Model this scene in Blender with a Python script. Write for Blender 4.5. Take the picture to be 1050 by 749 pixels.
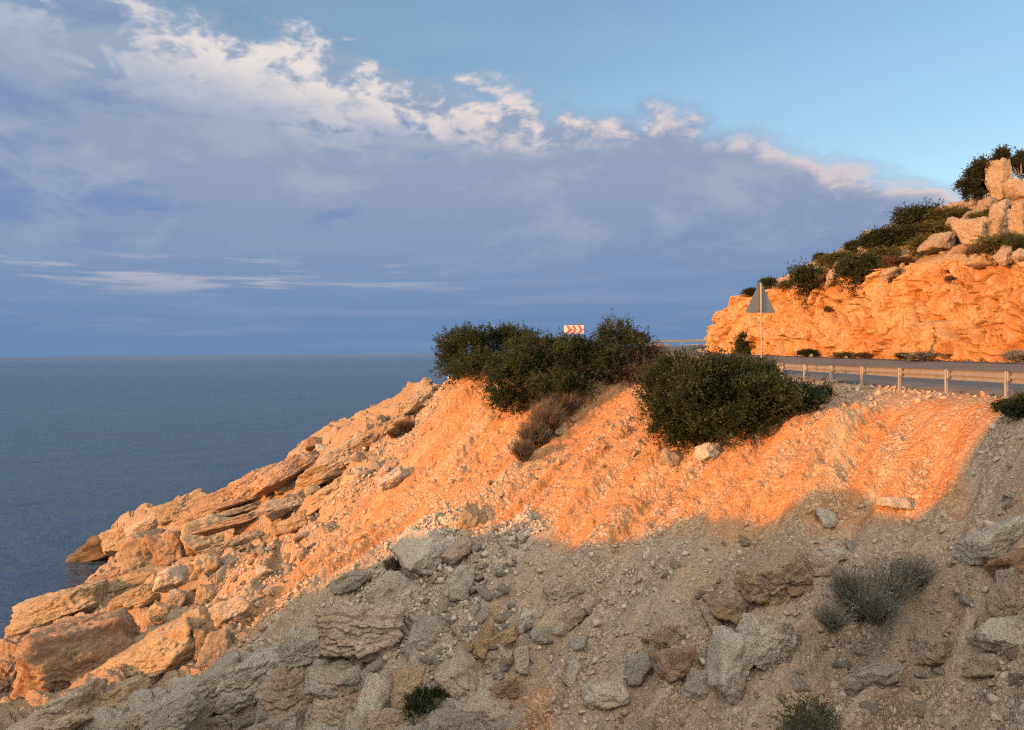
import bpy, bmesh, math, random
import numpy as np
from mathutils import Vector, Matrix, Euler

R = math.radians
SC = bpy.context.scene
for o in list(bpy.data.objects):
    bpy.data.objects.remove(o, do_unlink=True)

# =====================================================================
# CAMERA, SKY, SUN, EXPOSURE
# =====================================================================
FPX, CX, CY = 824.0, 525.0, 374.5            # the photograph is 1050 x 749
cam_d = bpy.data.cameras.new('camera')
cam_d.sensor_width = 36.0
cam_d.lens = 36.0 * FPX / 1050.0
cam_d.clip_start = 0.1
cam_d.clip_end = 200000.0
cam = bpy.data.objects.new('camera', cam_d)
SC.collection.objects.link(cam)
cam.location = (0, 0, 0)
cam.rotation_euler = (R(90 - 0.74), R(0.6), 0)
SC.camera = cam
CAMR = np.array(Euler(cam.rotation_euler).to_matrix())

SUN_EL, SUN_BACK = 8.0, 56.0                  # elevation; degrees left of straight behind the camera
tosun = np.array([-math.sin(R(SUN_BACK)) * math.cos(R(SUN_EL)), -math.cos(R(SUN_BACK)) * math.cos(R(SUN_EL)), math.sin(R(SUN_EL))])
SUN_ROT = math.atan2(tosun[0], tosun[1])      # clockwise from +Y

EXPO = 1.0
SC.view_settings.view_transform = 'Standard'
SC.view_settings.look = 'None'
SC.view_settings.gamma = 1
SC.view_settings.use_curve_mapping = False
SC.view_settings.exposure = EXPO
try:
    SC.cycles.use_adaptive_sampling = True
    SC.cycles.adaptive_threshold = 0.006
    SC.cycles.use_denoising = False
    SC.cycles.filter_width = 1.15
    SC.cycles.max_bounces = 6
    SC.cycles.diffuse_bounces = 3
    SC.cycles.transparent_max_bounces = 4
except Exception:
    pass

sun_d = bpy.data.lights.new('sun', 'SUN')
sun_d.energy = 4.2
sun_d.angle = R(0.53)
sun_d.color = (1.0, 0.37, 0.085)
sun = bpy.data.objects.new('sun', sun_d)
SC.collection.objects.link(sun)
sun.rotation_euler = Vector(tosun).to_track_quat('Z', 'Y').to_euler()


class NT:
    """Small helper for building node trees."""
    def __init__(self, tree):
        self.t = tree
        self.n = tree.nodes
        self.l = tree.links

    def new(self, kind, **kw):
        nd = self.n.new(kind)
        for k, v in kw.items():
            setattr(nd, k, v)
        return nd

    def put(self, sock, val):
        if hasattr(val, 'is_output') or isinstance(val, bpy.types.NodeSocket):
            self.l.new(val, sock)
        elif isinstance(val, (tuple, list)) and len(val) == 3 and sock.type == 'RGBA':
            sock.default_value = (*val, 1)
        else:
            sock.default_value = val

    def math(self, op, a, b=0.0, c=0.0, clamp=False):
        nd = self.new('ShaderNodeMath', operation=op, use_clamp=clamp)
        for s, v in zip(nd.inputs, (a, b, c)):
            self.put(s, v)
        return nd.outputs[0]

    def sstep(self, x, lo, hi, a=0.0, b=1.0):
        nd = self.new('ShaderNodeMapRange', interpolation_type='SMOOTHSTEP')
        for s, v in zip(nd.inputs, (x, lo, hi, a, b)):
            self.put(s, v)
        return nd.outputs[0]

    def lin(self, x, lo, hi, a=0.0, b=1.0):
        nd = self.new('ShaderNodeMapRange')
        for s, v in zip(nd.inputs, (x, lo, hi, a, b)):
            self.put(s, v)
        return nd.outputs[0]

    def mix(self, f, a, b, mode='MIX'):
        nd = self.new('ShaderNodeMix', data_type='RGBA', blend_type=mode)
        self.put(nd.inputs['Factor'], f)
        self.put(nd.inputs[6], a)
        self.put(nd.inputs[7], b)
        return nd.outputs[2]

    def xyz(self, x, y, z=0.0):
        nd = self.new('ShaderNodeCombineXYZ')
        for s, v in zip(nd.inputs, (x, y, z)):
            self.put(s, v)
        return nd.outputs[0]

    def noise(self, vec, scale, detail=4, rough=0.55, dist=0.0, out='Fac', dim='3D'):
        nd = self.new('ShaderNodeTexNoise', noise_dimensions=dim)
        if vec is not None:
            self.l.new(vec, nd.inputs['Vector'])
        nd.inputs['Scale'].default_value = scale
        nd.inputs['Detail'].default_value = detail
        nd.inputs['Roughness'].default_value = rough
        nd.inputs['Distortion'].default_value = dist
        return nd.outputs[out]

    def voro(self, vec, scale, feature='F1', out='Distance', rand=1.0):
        nd = self.new('ShaderNodeTexVoronoi', feature=feature)
        if vec is not None:
            self.l.new(vec, nd.inputs['Vector'])
        nd.inputs['Scale'].default_value = scale
        nd.inputs['Randomness'].default_value = rand
        return nd.outputs[out]

    def ramp(self, fac, stops):
        nd = self.new('ShaderNodeValToRGB')
        el = nd.color_ramp.elements
        while len(el) < len(stops):
            el.new(0.5)
        for e, (p, c) in zip(el, stops):
            e.position = p
            e.color = (*c, 1)
        self.put(nd.inputs[0], fac)
        return nd.outputs[0]


# ---- world: Nishita sky with a bank of evening cloud over the sea ----
SKY_STRENGTH = 0.13
world = bpy.data.worlds.new('World')
SC.world = world
world.use_nodes = True
w = NT(world.node_tree)
w.n.clear()
sky = w.new('ShaderNodeTexSky', sky_type='NISHITA')
sky.sun_disc = False
sky.sun_elevation = R(SUN_EL)
sky.sun_rotation = SUN_ROT
sky.altitude = 0
sky.air_density = 1.0
sky.dust_density = 1.5
sky.ozone_density = 2.0
gen = w.new('ShaderNodeTexCoord').outputs['Generated']
sep = w.new('ShaderNodeSeparateXYZ')
w.l.new(gen, sep.inputs[0])
dx, dy, dz = sep.outputs
DEG = 180 / math.pi
az = w.math('MULTIPLY', w.math('ARCTAN2', dx, dy), DEG)
el = w.math('MULTIPLY', w.math('ARCSINE', dz), DEG)


def aev(sa, se, off=0.0):
    return w.xyz(w.math('MULTIPLY', az, 1.0 / sa), w.math('MULTIPLY', el, 1.0 / se), off)


K = 1.0 / SKY_STRENGTH / 2 ** EXPO


def kc(r, g, b):
    return (r * K, g * K, b * K)


n_low = w.noise(aev(14, 7, 3.1), 1.0, 3, 0.5)
n_puff = w.noise(aev(6.5, 3.6, 9.4), 1.0, 9, 0.62, 0.25)
n_fine = w.noise(aev(2.6, 1.5, 1.7), 1.0, 7, 0.6, 0.3)
n_patch = w.noise(aev(17, 4.5, 7.7), 1.0, 5, 0.5, 0.5)
azc = w.math('MINIMUM', w.math('MAXIMUM', az, -60), 60)
edge = w.math('ADD', w.math('MULTIPLY', azc, -0.20), 18.8)
edge = w.math('SUBTRACT', edge, w.math('MULTIPLY', w.math('MAXIMUM', w.math('SUBTRACT', azc, 13.0), 0.0), 0.19))
edge = w.math('ADD', edge, w.math('MULTIPLY', w.math('SUBTRACT', n_low, 0.5), 3.5))
t = w.math('SUBTRACT', edge, el)                                     # degrees below the edge of the bank
puff = w.math('MULTIPLY', w.math('SUBTRACT', n_puff, 0.5), w.lin(az, -5, 15, 9.0, 5.5))
tp = w.math('ADD', t, puff)
mask = w.sstep(tp, -0.6, 1.6)
front = w.sstep(w.math('ABSOLUTE', az), 110, 70)
# body of the bank, bluer and darker towards the sea
body = w.ramp(w.lin(el, 0, 25), [(0.0, kc(.135, .250, .445)), (0.10, kc(.150, .258, .455)), (0.22, kc(.195, .300, .490)),
                                 (0.45, kc(.280, .345, .520)), (0.75, kc(.320, .400, .540)), (1.0, kc(.375, .450, .580))])
patch = w.math('MULTIPLY', w.sstep(n_patch, 0.46, 0.62), w.sstep(el, 3.5, 8))
patch = w.math('MULTIPLY', patch, w.sstep(az, 20, 2))
body = w.mix(w.math('MULTIPLY', patch, 0.85), body, kc(.165, .275, .500))
soft = w.math('MULTIPLY', w.sstep(n_puff, 0.48, 0.68), w.sstep(el, 4, 10))
body = w.mix(w.math('MULTIPLY', soft, 0.45), body, kc(.46, .50, .60))
# sunlit upper rims
rimn = w.sstep(w.math('ADD', n_fine, w.math('MULTIPLY', w.math('SUBTRACT', n_puff, 0.5), 0.9)), 0.35, 0.56)
rimw = w.lin(az, -12, 12, 8.5, 2.2)
rimband = w.math('MULTIPLY', w.sstep(tp, 0.0, 1.3), w.sstep(w.math('DIVIDE', tp, rimw), 1.0, 0.25))
rim = w.math('MULTIPLY', rimn, rimband)
rimcol = w.mix(w.sstep(az, -20, 28), kc(.86, .78, .74), kc(.90, .68, .60))
rim = w.math('MULTIPLY', rim, w.sstep(az, -31, -19, 0.4, 1.0))
cloud = w.mix(w.math('MULTIPLY', rim, 0.92), body, rimcol)
band = w.noise(aev(13, 0.9, 2.2), 1.0, 6, 0.6, 0.3)
cloud = w.mix(w.math('MULTIPLY', w.math('MULTIPLY', w.sstep(band, 0.46, 0.66), w.sstep(el, 12.5, 7.0)), 0.17), cloud, kc(.38, .41, .56))
# thin streak low over the sea, to the left
streakn = w.noise(aev(9, 0.75, 4.4), 1.0, 6, 0.6, 0.2)
streak = w.math('MULTIPLY', w.sstep(streakn, 0.53, 0.68),
                w.math('MULTIPLY', w.sstep(el, 3.6, 5.2), w.sstep(el, 7.4, 6.0)))
streak = w.math('MULTIPLY', streak, w.sstep(az, 4, -18))
cloud = w.mix(w.math('MULTIPLY', streak, 0.55), cloud, kc(.62, .56, .60))
# clear sky above the bank: Nishita, with a little thin veil
skyc = sky.outputs[0]
veil = w.math('MULTIPLY', w.sstep(n_patch, 0.35, 0.75), 0.18)
up = w.mix(veil, skyc, kc(.40, .60, .76))
low = w.sstep(el, -0.2, 0.3)
# unseen bright warm cloud added behind the camera to lift the shaded slope
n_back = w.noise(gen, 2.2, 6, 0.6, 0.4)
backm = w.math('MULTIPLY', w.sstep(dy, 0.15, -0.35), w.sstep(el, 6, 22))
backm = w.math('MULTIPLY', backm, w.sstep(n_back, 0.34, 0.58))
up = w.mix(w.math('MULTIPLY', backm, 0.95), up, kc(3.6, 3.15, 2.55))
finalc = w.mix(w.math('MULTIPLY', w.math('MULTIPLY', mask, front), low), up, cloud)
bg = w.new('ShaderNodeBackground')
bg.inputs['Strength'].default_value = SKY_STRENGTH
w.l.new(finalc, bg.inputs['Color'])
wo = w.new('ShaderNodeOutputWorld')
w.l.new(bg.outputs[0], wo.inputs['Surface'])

# =====================================================================
# NOISE
# =====================================================================
U32 = np.uint32


def _hash(ix, iy, iz, seed):
    with np.errstate(over='ignore'):
        h = ix.astype(np.int64).astype(U32) * U32(374761393) + iy.astype(np.int64).astype(U32) * U32(668265263)
        h = h + iz.astype(np.int64).astype(U32) * U32(2147483647) + U32((seed * 974634777 + 12345) & 0xffffffff)
        h = (h ^ (h >> U32(13))) * U32(1274126177)
        h = (h ^ (h >> U32(15))) * U32(2246822519)
        return h ^ (h >> U32(16))


def rnd01(ix, iy, iz, seed):
    return _hash(ix, iy, iz, seed).astype(np.float64) / 4294967295.0


def perlin2(x, y, seed=0):
    x0, y0 = np.floor(x), np.floor(y)
    fx, fy = x - x0, y - y0
    u, v = fx * fx * fx * (fx * (fx * 6 - 15) + 10), fy * fy * fy * (fy * (fy * 6 - 15) + 10)
    z = np.zeros_like(x0)

    def g(ix, iy, ax, ay):
        a = rnd01(ix, iy, z, seed) * 2 * math.pi
        return np.cos(a) * ax + np.sin(a) * ay
    a, b = g(x0, y0, fx, fy), g(x0 + 1, y0, fx - 1, fy)
    c, d = g(x0, y0 + 1, fx, fy - 1), g(x0 + 1, y0 + 1, fx - 1, fy - 1)
    return (a + (b - a) * u + ((c + (d - c) * u) - (a + (b - a) * u)) * v) * 1.4


def fbm2(x, y, seed=0, octv=4, gain=0.5):
    s, a = 0.0, 1.0
    for i in range(octv):
        s = s + a * perlin2(x, y, seed + i * 17)
        x, y, a = x * 2.03 + 5.1, y * 2.03 - 3.7, a * gain
    return s


def perlin3(x, y, z, seed=0):
    x0, y0, z0 = np.floor(x), np.floor(y), np.floor(z)
    fx, fy, fz = x - x0, y - y0, z - z0
    u, v, q = [f * f * (3 - 2 * f) for f in (fx, fy, fz)]
    r = 0
    for i in (0, 1):
        for j in (0, 1):
            for k in (0, 1):
                h = rnd01(x0 + i, y0 + j, z0 + k, seed) * 2 - 1
                r = r + h * (u if i else 1 - u) * (v if j else 1 - v) * (q if k else 1 - q)
    return r


def fbm3(x, y, z, seed=0, octv=4, gain=0.5):
    s, a = 0.0, 1.0
    for i in range(octv):
        s = s + a * perlin3(x, y, z, seed + i * 31)
        x, y, z, a = x * 2.07 + 3.3, y * 2.07 - 1.1, z * 2.07 + 7.7, a * gain
    return s


def worley2(x, y, seed=0, jit=0.9):
    """F1, F2 - F1 (a crack measure), the nearest cell's random numbers, vector to its centre."""
    x0, y0 = np.floor(x), np.floor(y)
    f1 = np.full(x.shape, 9.0)
    f2 = np.full(x.shape, 9.0)
    cx, cy = np.zeros_like(x), np.zeros_like(x)
    vx, vy = np.zeros_like(x), np.zeros_like(x)
    for i in (-1, 0, 1):
        for j in (-1, 0, 1):
            ix, iy = x0 + i, y0 + j
            z = np.zeros_like(ix)
            px = ix + 0.5 + (rnd01(ix, iy, z, seed) - 0.5) * jit - x
            py = iy + 0.5 + (rnd01(ix, iy, z, seed + 7) - 0.5) * jit - y
            d = np.sqrt(px * px + py * py)
            near = d < f1
            f2 = np.where(near, f1, np.minimum(f2, d))
            cx, cy = np.where(near, ix, cx), np.where(near, iy, cy)
            vx, vy = np.where(near, px, vx), np.where(near, py, vy)
            f1 = np.where(near, d, f1)
    z = np.zeros_like(cx)
    return f1, f2 - f1, rnd01(cx, cy, z, seed + 101), rnd01(cx, cy, z, seed + 202), rnd01(cx, cy, z, seed + 303), vx, vy


def blocks2(x, y, seed=0, k=15.0, jit=0.9):
    """Cell heights that step from block to block over a short ramp: (height 0..1, tilt, crack measure)."""
    x0, y0 = np.floor(x), np.floor(y)
    sw, sh, st_ = 0.0, 0.0, 0.0
    f1 = np.full(x.shape, 9.0)
    f2 = np.full(x.shape, 9.0)
    for i in (-1, 0, 1):
        for j in (-1, 0, 1):
            ix, iy = x0 + i, y0 + j
            z = np.zeros_like(ix)
            px = ix + 0.5 + (rnd01(ix, iy, z, seed) - 0.5) * jit - x
            py = iy + 0.5 + (rnd01(ix, iy, z, seed + 7) - 0.5) * jit - y
            d = np.sqrt(px * px + py * py)
            f2 = np.where(d < f1, f1, np.minimum(f2, d))
            f1 = np.minimum(f1, d)
            wt = np.exp(-k * d)
            sw = sw + wt
            sh = sh + wt * rnd01(ix, iy, z, seed + 101)
            st_ = st_ + wt * ((rnd01(ix, iy, z, seed + 202) - 0.5) * px + (rnd01(ix, iy, z, seed + 303) - 0.5) * py)
    return sh / sw, st_ / sw * 2, f2 - f1


def smooth(x, a, b):
    t = np.clip((x - a) / (b - a), 0, 1)
    return t * t * (3 - 2 * t)


# =====================================================================
# CAMERA RAYS -> WORLD POINTS (the layout was surveyed from the photo)
# =====================================================================
def ray(u, v):
    d = CAMR @ np.array([(u - CX) / FPX, -(v - CY) / FPX, -1.0])
    return d / d[1]


def at(u, v, d):
    """World point seen at (u, v), d metres ahead of the camera."""
    return ray(u, v) * d


SEA = -14.5
# ---- road: outer line (the guardrail) and inner line (foot of the cut cliff) ----
OUT = np.array([(13.6, -30, -1.5), (13.5, 0, -1.4), (13.1, 14, -1.36), (13.1, 24, -1.36), (13.1, 37, -1.34), (12.8, 48, -1.18),
                (11.6, 59, -0.78), (9.6, 70, -0.35), (8.6, 82, 0.1), (10.4, 94, 0.55), (16, 103, 0.85), (26, 107, 1.0), (45, 108, 1.3), (70, 104, 1.8)], float)
INN = np.array([(25.0, -30, -1.1), (24.6, 0, -0.9), (23.8, 14, -0.75), (22.9, 26, -0.62), (22.0, 37, -0.50), (21.0, 48, -0.38),
                (19.8, 60, -0.22), (18.6, 70, -0.08), (18.7, 78, 0.15), (20.5, 84, 0.45), (24, 89, 0.75), (31, 92, 1.0), (46, 93, 1.3), (66, 90, 1.8)], float)


def catmull(P, n):
    P = np.asarray(P, float)
    Q = np.vstack([2 * P[0] - P[1], P, 2 * P[-1] - P[-2]])
    s = np.linspace(0, len(P) - 1 - 1e-6, n)
    i = s.astype(int)
    t = (s - i)[:, None]
    p0, p1, p2, p3 = Q[i], Q[i + 1], Q[i + 2], Q[i + 3]
    return 0.5 * (2 * p1 + (p2 - p0) * t + (2 * p0 - 5 * p1 + 4 * p2 - p3) * t ** 2 + (3 * p1 - p0 - 3 * p2 + p3) * t ** 3)


ROAD_O, ROAD_I = catmull(OUT, 390), catmull(INN, 390)

# ---- terrain control points ----
ctrl = []


def cw(x, y, z):
    ctrl.append((x, y, z))


def cp(u, v, d):
    ctrl.append(tuple(at(u, v, d)))


PN = np.array([-0.74, -0.67])
PA, PSL = np.array([12.0, 22.5, -1.50]), 0.63


def plane_d(u, v):
    r = ray(u, v)
    a = PN[0] * r[0] + PN[1]
    b = -(PN[0] * PA[0] + PN[1] * PA[1])
    return (PA[2] - PSL * b) / (r[2] + PSL * a)


for u, v in [(1050, 749), (900, 749), (760, 749), (640, 749), (520, 749), (1050, 620), (920, 620), (800, 620), (700, 620), (600, 620), (500, 640),
             (1050, 500), (960, 500), (870, 500), (780, 500), (700, 500), (620, 500), (560, 540), (460, 560), (680, 440), (440, 700), (1000, 440),
             (930, 440), (860, 440)]:
    cp(u, v, plane_d(u, v))
for P in [(340, 590, 29.5), (300, 600, 31), (400, 530, 33.5), (340, 520, 38), (400, 470, 38.5), (470, 470, 34.5), (540, 450, 33.5),
          (230, 560, 40), (230, 620, 34), (200, 690, 29), (130, 650, 36), (80, 690, 33), (150, 600, 42), (60, 622, 43.2), (28, 636, 43.8),
          (0, 700, 33), (0, 749, 28), (200, 749, 24.5), (330, 749, 21.5), (330, 660, 25.5), (280, 690, 26.5), (100, 745, 26.5),
          # spur running down to the sea: its skyline
          (452, 392, 41), (400, 424, 43), (360, 438, 44.8), (325, 451, 46.2), (290, 473, 48), (230, 498, 51), (130, 538, 57), (100, 548, 59),
          (310, 500, 44), (250, 525, 46), (180, 545, 47.5), (420, 445, 40.5)]:
    cp(*P)
# the little inlet behind the long ledge
for u, v in [(85, 586), (100, 580), (112, 577), (60, 598), (40, 607), (50, 585), (20, 615)]:
    r_ = ray(u, v)
    q_ = r_ * (SEA / r_[2])
    cw(q_[0], q_[1], -17.0)
for P in [(96, 556, 59.6), (112, 545, 58.8), (124, 553, 57.8), (104, 560, 59.0)]:
    cp(*P)
# rim of the embankment and the level ground behind it
for P in [(12.1, 19, -1.46), (12.1, 22.5, -1.48), (10.8, 27.5, -1.5), (8.0, 31.5, -1.5), (4.8, 34, -1.45), (1, 37, -1.3), (-2.2, 39.5, -1.2),
          (5, 42, -1.2), (0, 46, -1.2), (8, 52, -0.95), (4, 58, -1.1), (5, 70, -0.9), (4, 84, -0.4), (6, 97, 0.1), (14, 108, 0.4), (25, 113, 0.6),
          # far side of the spur
          (-5, 49, -4.5), (-10, 53, -8), (-17, 58, -12), (-24, 62, -15), (-30, 66, -18), (-3, 62, -5), (-2, 76, -7), (-2, 92, -8), (4, 112, -7), (-10, 70, -14),
          (-14, 90, -18), (-30, 90, -20), (14, 125, -10), (30, 130, -10),
          # sea bed
          (-36, 56, -17.5), (-32, 44, -17), (-27, 36, -16.5), (-26, 28, -16), (-45, 40, -20), (-60, 60, -24), (-60, 20, -20), (-34, 22, -17), (-26, 20, -15.5),
          # near ground, round the camera and behind it
          (-16, 18, -12.2), (-10, 12, -9.5), (-3, 9, -6.8), (3, 7, -4.6), (8, 8, -3.2), (11, 12, -2.0), (0, 2.5, -2.6), (0, 0, -1.75), (0, -4, -1.6),
          (6, 0, -1.6), (8, -8, -1.5), (-6, 3, -5), (-10, -2, -5.5), (-14, 6, -9), (-22, 6, -13), (-20, -8, -8), (-40, 0, -15), (-40, -25, -13), (-14, -25, -2),
          (6, -30, -1.5), (-60, -20, -18)]:
    cw(*P)
for i in range(0, 390, 18):
    cw(*(ROAD_O[i] + np.array([0, 0, -0.03])))
    cw(*(ROAD_I[i] + np.array([0, 0, -0.05])))
    c = ROAD_I[i] + (ROAD_I[i] - ROAD_O[i]) * 0.8
    cw(c[0], c[1], c[2] - 0.4)
ctrl = np.array(ctrl)


def tps_fit(P, lam=0.02):
    n = len(P)
    d2 = ((P[:, None, :2] - P[None, :, :2]) ** 2).sum(-1)
    Kk = 0.5 * d2 * np.log(d2 + 1e-9) / 100.0
    A = np.zeros((n + 3, n + 3))
    A[:n, :n] = Kk + lam * np.eye(n)
    A[:n, n:] = np.c_[np.ones(n), P[:, :2]]
    A[n:, :n] = A[:n, n:].T
    return np.linalg.solve(A, np.r_[P[:, 2], 0, 0, 0])


TW = tps_fit(ctrl)
GX0, GY0, GS = -75.0, -50.0, 0.5
gx = GX0 + GS * np.arange(int(160 / GS))
gy = GY0 + GS * np.arange(int(190 / GS))
GXX, GYY = np.meshgrid(gx, gy, indexing='ij')


def tps_eval(x, y):
    out = np.zeros_like(x)
    n = len(ctrl)
    for i in range(n):
        d2 = (x - ctrl[i, 0]) ** 2 + (y - ctrl[i, 1]) ** 2
        out += TW[i] * 0.5 * d2 * np.log(d2 + 1e-9) / 100.0
    return out + TW[n] + TW[n + 1] * x + TW[n + 2] * y


GZ = tps_eval(GXX, GYY)


def lookup(G, x, y):
    """Cubic lookup in a table over the plan."""
    fx = np.clip((x - GX0) / GS, 1.001, G.shape[0] - 2.001)
    fy = np.clip((y - GY0) / GS, 1.001, G.shape[1] - 2.001)
    i, j = fx.astype(int), fy.astype(int)
    tx, ty = fx - i, fy - j

    def wts(t):
        return (-0.5 * t + t ** 2 - 0.5 * t ** 3, 1 - 2.5 * t ** 2 + 1.5 * t ** 3, 0.5 * t + 2 * t ** 2 - 1.5 * t ** 3, -0.5 * t ** 2 + 0.5 * t ** 3)
    wx, wy = wts(tx), wts(ty)
    out = 0.0
    for a in range(4):
        for b in range(4):
            out = out + wx[a] * wy[b] * G[i + a - 1, j + b - 1]
    return out


def base_hit(u, v, t0=9.0, t1=75.0):
    r = ray(u, v)
    ts = np.arange(t0, t1, 0.05)
    zz = lookup(GZ, r[0] * ts, ts)
    below = np.nonzero(zz > r[2] * ts)[0]
    tt = ts[below[0]] if len(below) else t1
    return r * tt


# ---- zones: rock (bedrock), orange (iron-stained soil), grey (weathered rock) ----
ZR = [(100, 560), (150, 560), (200, 530), (260, 510), (300, 485), (340, 462), (390, 435), (60, 625), (100, 620), (90, 670), (30, 700), (40, 740), (150, 650),
      (170, 680), (120, 710), (210, 570), (300, 520), (250, 545), (330, 480), (130, 600), (180, 590), (60, 660), (10, 680)]
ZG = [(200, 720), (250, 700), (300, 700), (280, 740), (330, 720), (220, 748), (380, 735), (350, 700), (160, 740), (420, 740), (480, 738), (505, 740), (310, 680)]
ZS = [(240, 600), (220, 640), (280, 580), (320, 550), (350, 515), (390, 480), (270, 640), (420, 430), (440, 405), (380, 460)]
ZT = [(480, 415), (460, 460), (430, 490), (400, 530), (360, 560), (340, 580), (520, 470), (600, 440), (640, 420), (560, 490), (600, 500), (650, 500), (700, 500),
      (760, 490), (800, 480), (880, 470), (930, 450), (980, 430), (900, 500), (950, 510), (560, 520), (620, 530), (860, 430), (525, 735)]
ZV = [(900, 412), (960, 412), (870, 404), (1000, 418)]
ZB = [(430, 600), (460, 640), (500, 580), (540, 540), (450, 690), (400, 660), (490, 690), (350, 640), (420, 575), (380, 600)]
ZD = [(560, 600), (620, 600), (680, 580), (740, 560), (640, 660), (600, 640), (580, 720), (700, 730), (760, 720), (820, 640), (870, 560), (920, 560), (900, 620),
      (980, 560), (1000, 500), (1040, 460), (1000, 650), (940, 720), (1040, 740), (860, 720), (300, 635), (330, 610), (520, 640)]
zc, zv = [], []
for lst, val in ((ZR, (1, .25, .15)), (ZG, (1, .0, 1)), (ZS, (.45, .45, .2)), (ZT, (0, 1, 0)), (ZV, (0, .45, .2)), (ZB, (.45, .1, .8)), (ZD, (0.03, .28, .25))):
    for u, v in lst:
        p = base_hit(u, v)
        zc.append(p[:2])
        zv.append(val)
for p, val in (((-30, 60), (1, .2, .2)), ((-20, 60), (1, .2, .2)), ((-28, 40), (1, .2, .2)), ((10, -10), (.1, .3, .3)), ((-20, -5), (.8, .2, .5)), ((10, 50), (0, .5, .1)),
               ((8, 70), (0, .5, .1)), ((0, 3), (.1, .3, .3))):
    zc.append(p)
    zv.append(val)
zc, zv = np.array(zc), np.array(zv, float)
_num = np.zeros(GXX.shape + (3,))
_den = np.zeros(GXX.shape)
_wx = GXX + 0.9 * perlin2(GXX / 2.2, GYY / 2.2, 5)
_wy = GYY + 0.9 * perlin2(GXX / 2.2, GYY / 2.2, 6)
for i in range(len(zc)):
    d2 = (_wx - zc[i, 0]) ** 2 + (_wy - zc[i, 1]) ** 2
    ww = 1.0 / (d2 + 0.15) ** 2.2
    _num += ww[..., None] * zv[i]
    _den += ww
GZONE = _num / _den[..., None]


def zones(x, y):
    r = [np.clip(lookup(GZONE[..., k], x, y), 0, 1) for k in range(3)]
    r[1] = smooth(r[1], 0.15, 0.8)
    r[0] = smooth(r[0] + 0.10 * perlin2(x / 0.8, y / 0.8, 9), 0.2, 0.75)
    return r


# ---- unseen ridge added behind the camera, crest shaped to shade the lower slope ----
HN = -tosun[:2] / np.linalg.norm(tosun[:2])          # the way the light travels
HE = np.array([HN[1], -HN[0]])                        # along the crest
HP0 = HE * -34.0 - HN * 14.0
EDGE = [(0, 762), (60, 742), (120, 722), (165, 708), (205, 688), (232, 665), (262, 642), (300, 617), (335, 598), (370, 582), (400, 570), (430, 558), (465, 546),
        (492, 551), (516, 540), (547, 548), (575, 557), (602, 556), (640, 554), (660, 549), (688, 531), (716, 522), (746, 533), (776, 541), (801, 528), (831, 507),
        (861, 501), (878, 505), (896, 524), (934, 533), (951, 537), (964, 511), (986, 486), (1003, 460), (1032, 430), (1048, 418)]
cs, cz = [], []
for u, v in EDGE:
    p = base_hit(u, v)
    k = np.dot(p[:2] - HP0, HN) / -np.dot(tosun[:2], HN)
    q = p + tosun * k
    cs.append(np.dot(q[:2] - HP0, HE))
    cz.append(q[2])
cs, cz = np.array(cs), np.array(cz)
cs = np.maximum.accumulate(cs + 1e-3 * np.arange(len(cs)))
print('crest', [(round(a, 1), round(b, 1)) for a, b in zip(cs, cz)])


def shade_ridge(x, y):
    s = (x - HP0[0]) * HE[0] + (y - HP0[1]) * HE[1]
    q = (x - HP0[0]) * HN[0] + (y - HP0[1]) * HN[1]
    crest = np.interp(s, np.r_[cs[0] - 40, cs, cs[-1] + 4, cs[-1] + 30], np.r_[cz[0] - 16, cz, cz[-1] + 1.2, cz[-1] + 1.2])
    bump = 0.25 * fbm2(x / 1.8, y / 1.8, 77, 3)
    crest = crest + 0.22 * fbm2(s / 0.9, s * 0 + 4.2, 78, 3, 0.6)
    slope = np.where(q > 0, 0.95, 0.75)
    return crest - slope * np.maximum(np.abs(q) - 0.15, 0) + bump * smooth(np.abs(q), 0.8, 3.0)


def road_w(x, y):
    """Cross position on the road corridor (0 guardrail, 1 cliff foot), its height, and whether inside."""
    w_ = np.full(x.shape, 9.0)
    z_ = np.zeros_like(x)
    near = (x > 5) & (y > -32) & (y < 112)
    idx = np.nonzero(near.ravel())[0]
    if len(idx) == 0:
        return w_, z_
    X, Y = x.ravel()[idx], y.ravel()[idx]
    best = np.full(X.shape, 1e9)
    wb, zb = np.full(X.shape, 9.0), np.zeros_like(X)
    for i in range(0, 390, 2):
        o, n = ROAD_O[i], ROAD_I[i]
        dxy = n[:2] - o[:2]
        L = np.hypot(*dxy)
        ex = dxy / L
        a = ((X - o[0]) * ex[0] + (Y - o[1]) * ex[1]) / L
        b = np.abs(-(X - o[0]) * ex[1] + (Y - o[1]) * ex[0])
        m = (b < best) & (a > -0.6) & (a < 1.6)
        best = np.where(m, b, best)
        wb = np.where(m, a, wb)
        zb = np.where(m, o[2] + (n[2] - o[2]) * a, zb)
    wf, zf = w_.ravel(), z_.ravel()
    ok = best < 1.5
    wf[idx[ok]] = wb[ok]
    zf[idx[ok]] = zb[ok]
    return wf.reshape(x.shape), zf.reshape(x.shape)


BED = np.array([-0.836, 0.549])                       # the way the beds run, down the spur


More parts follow.
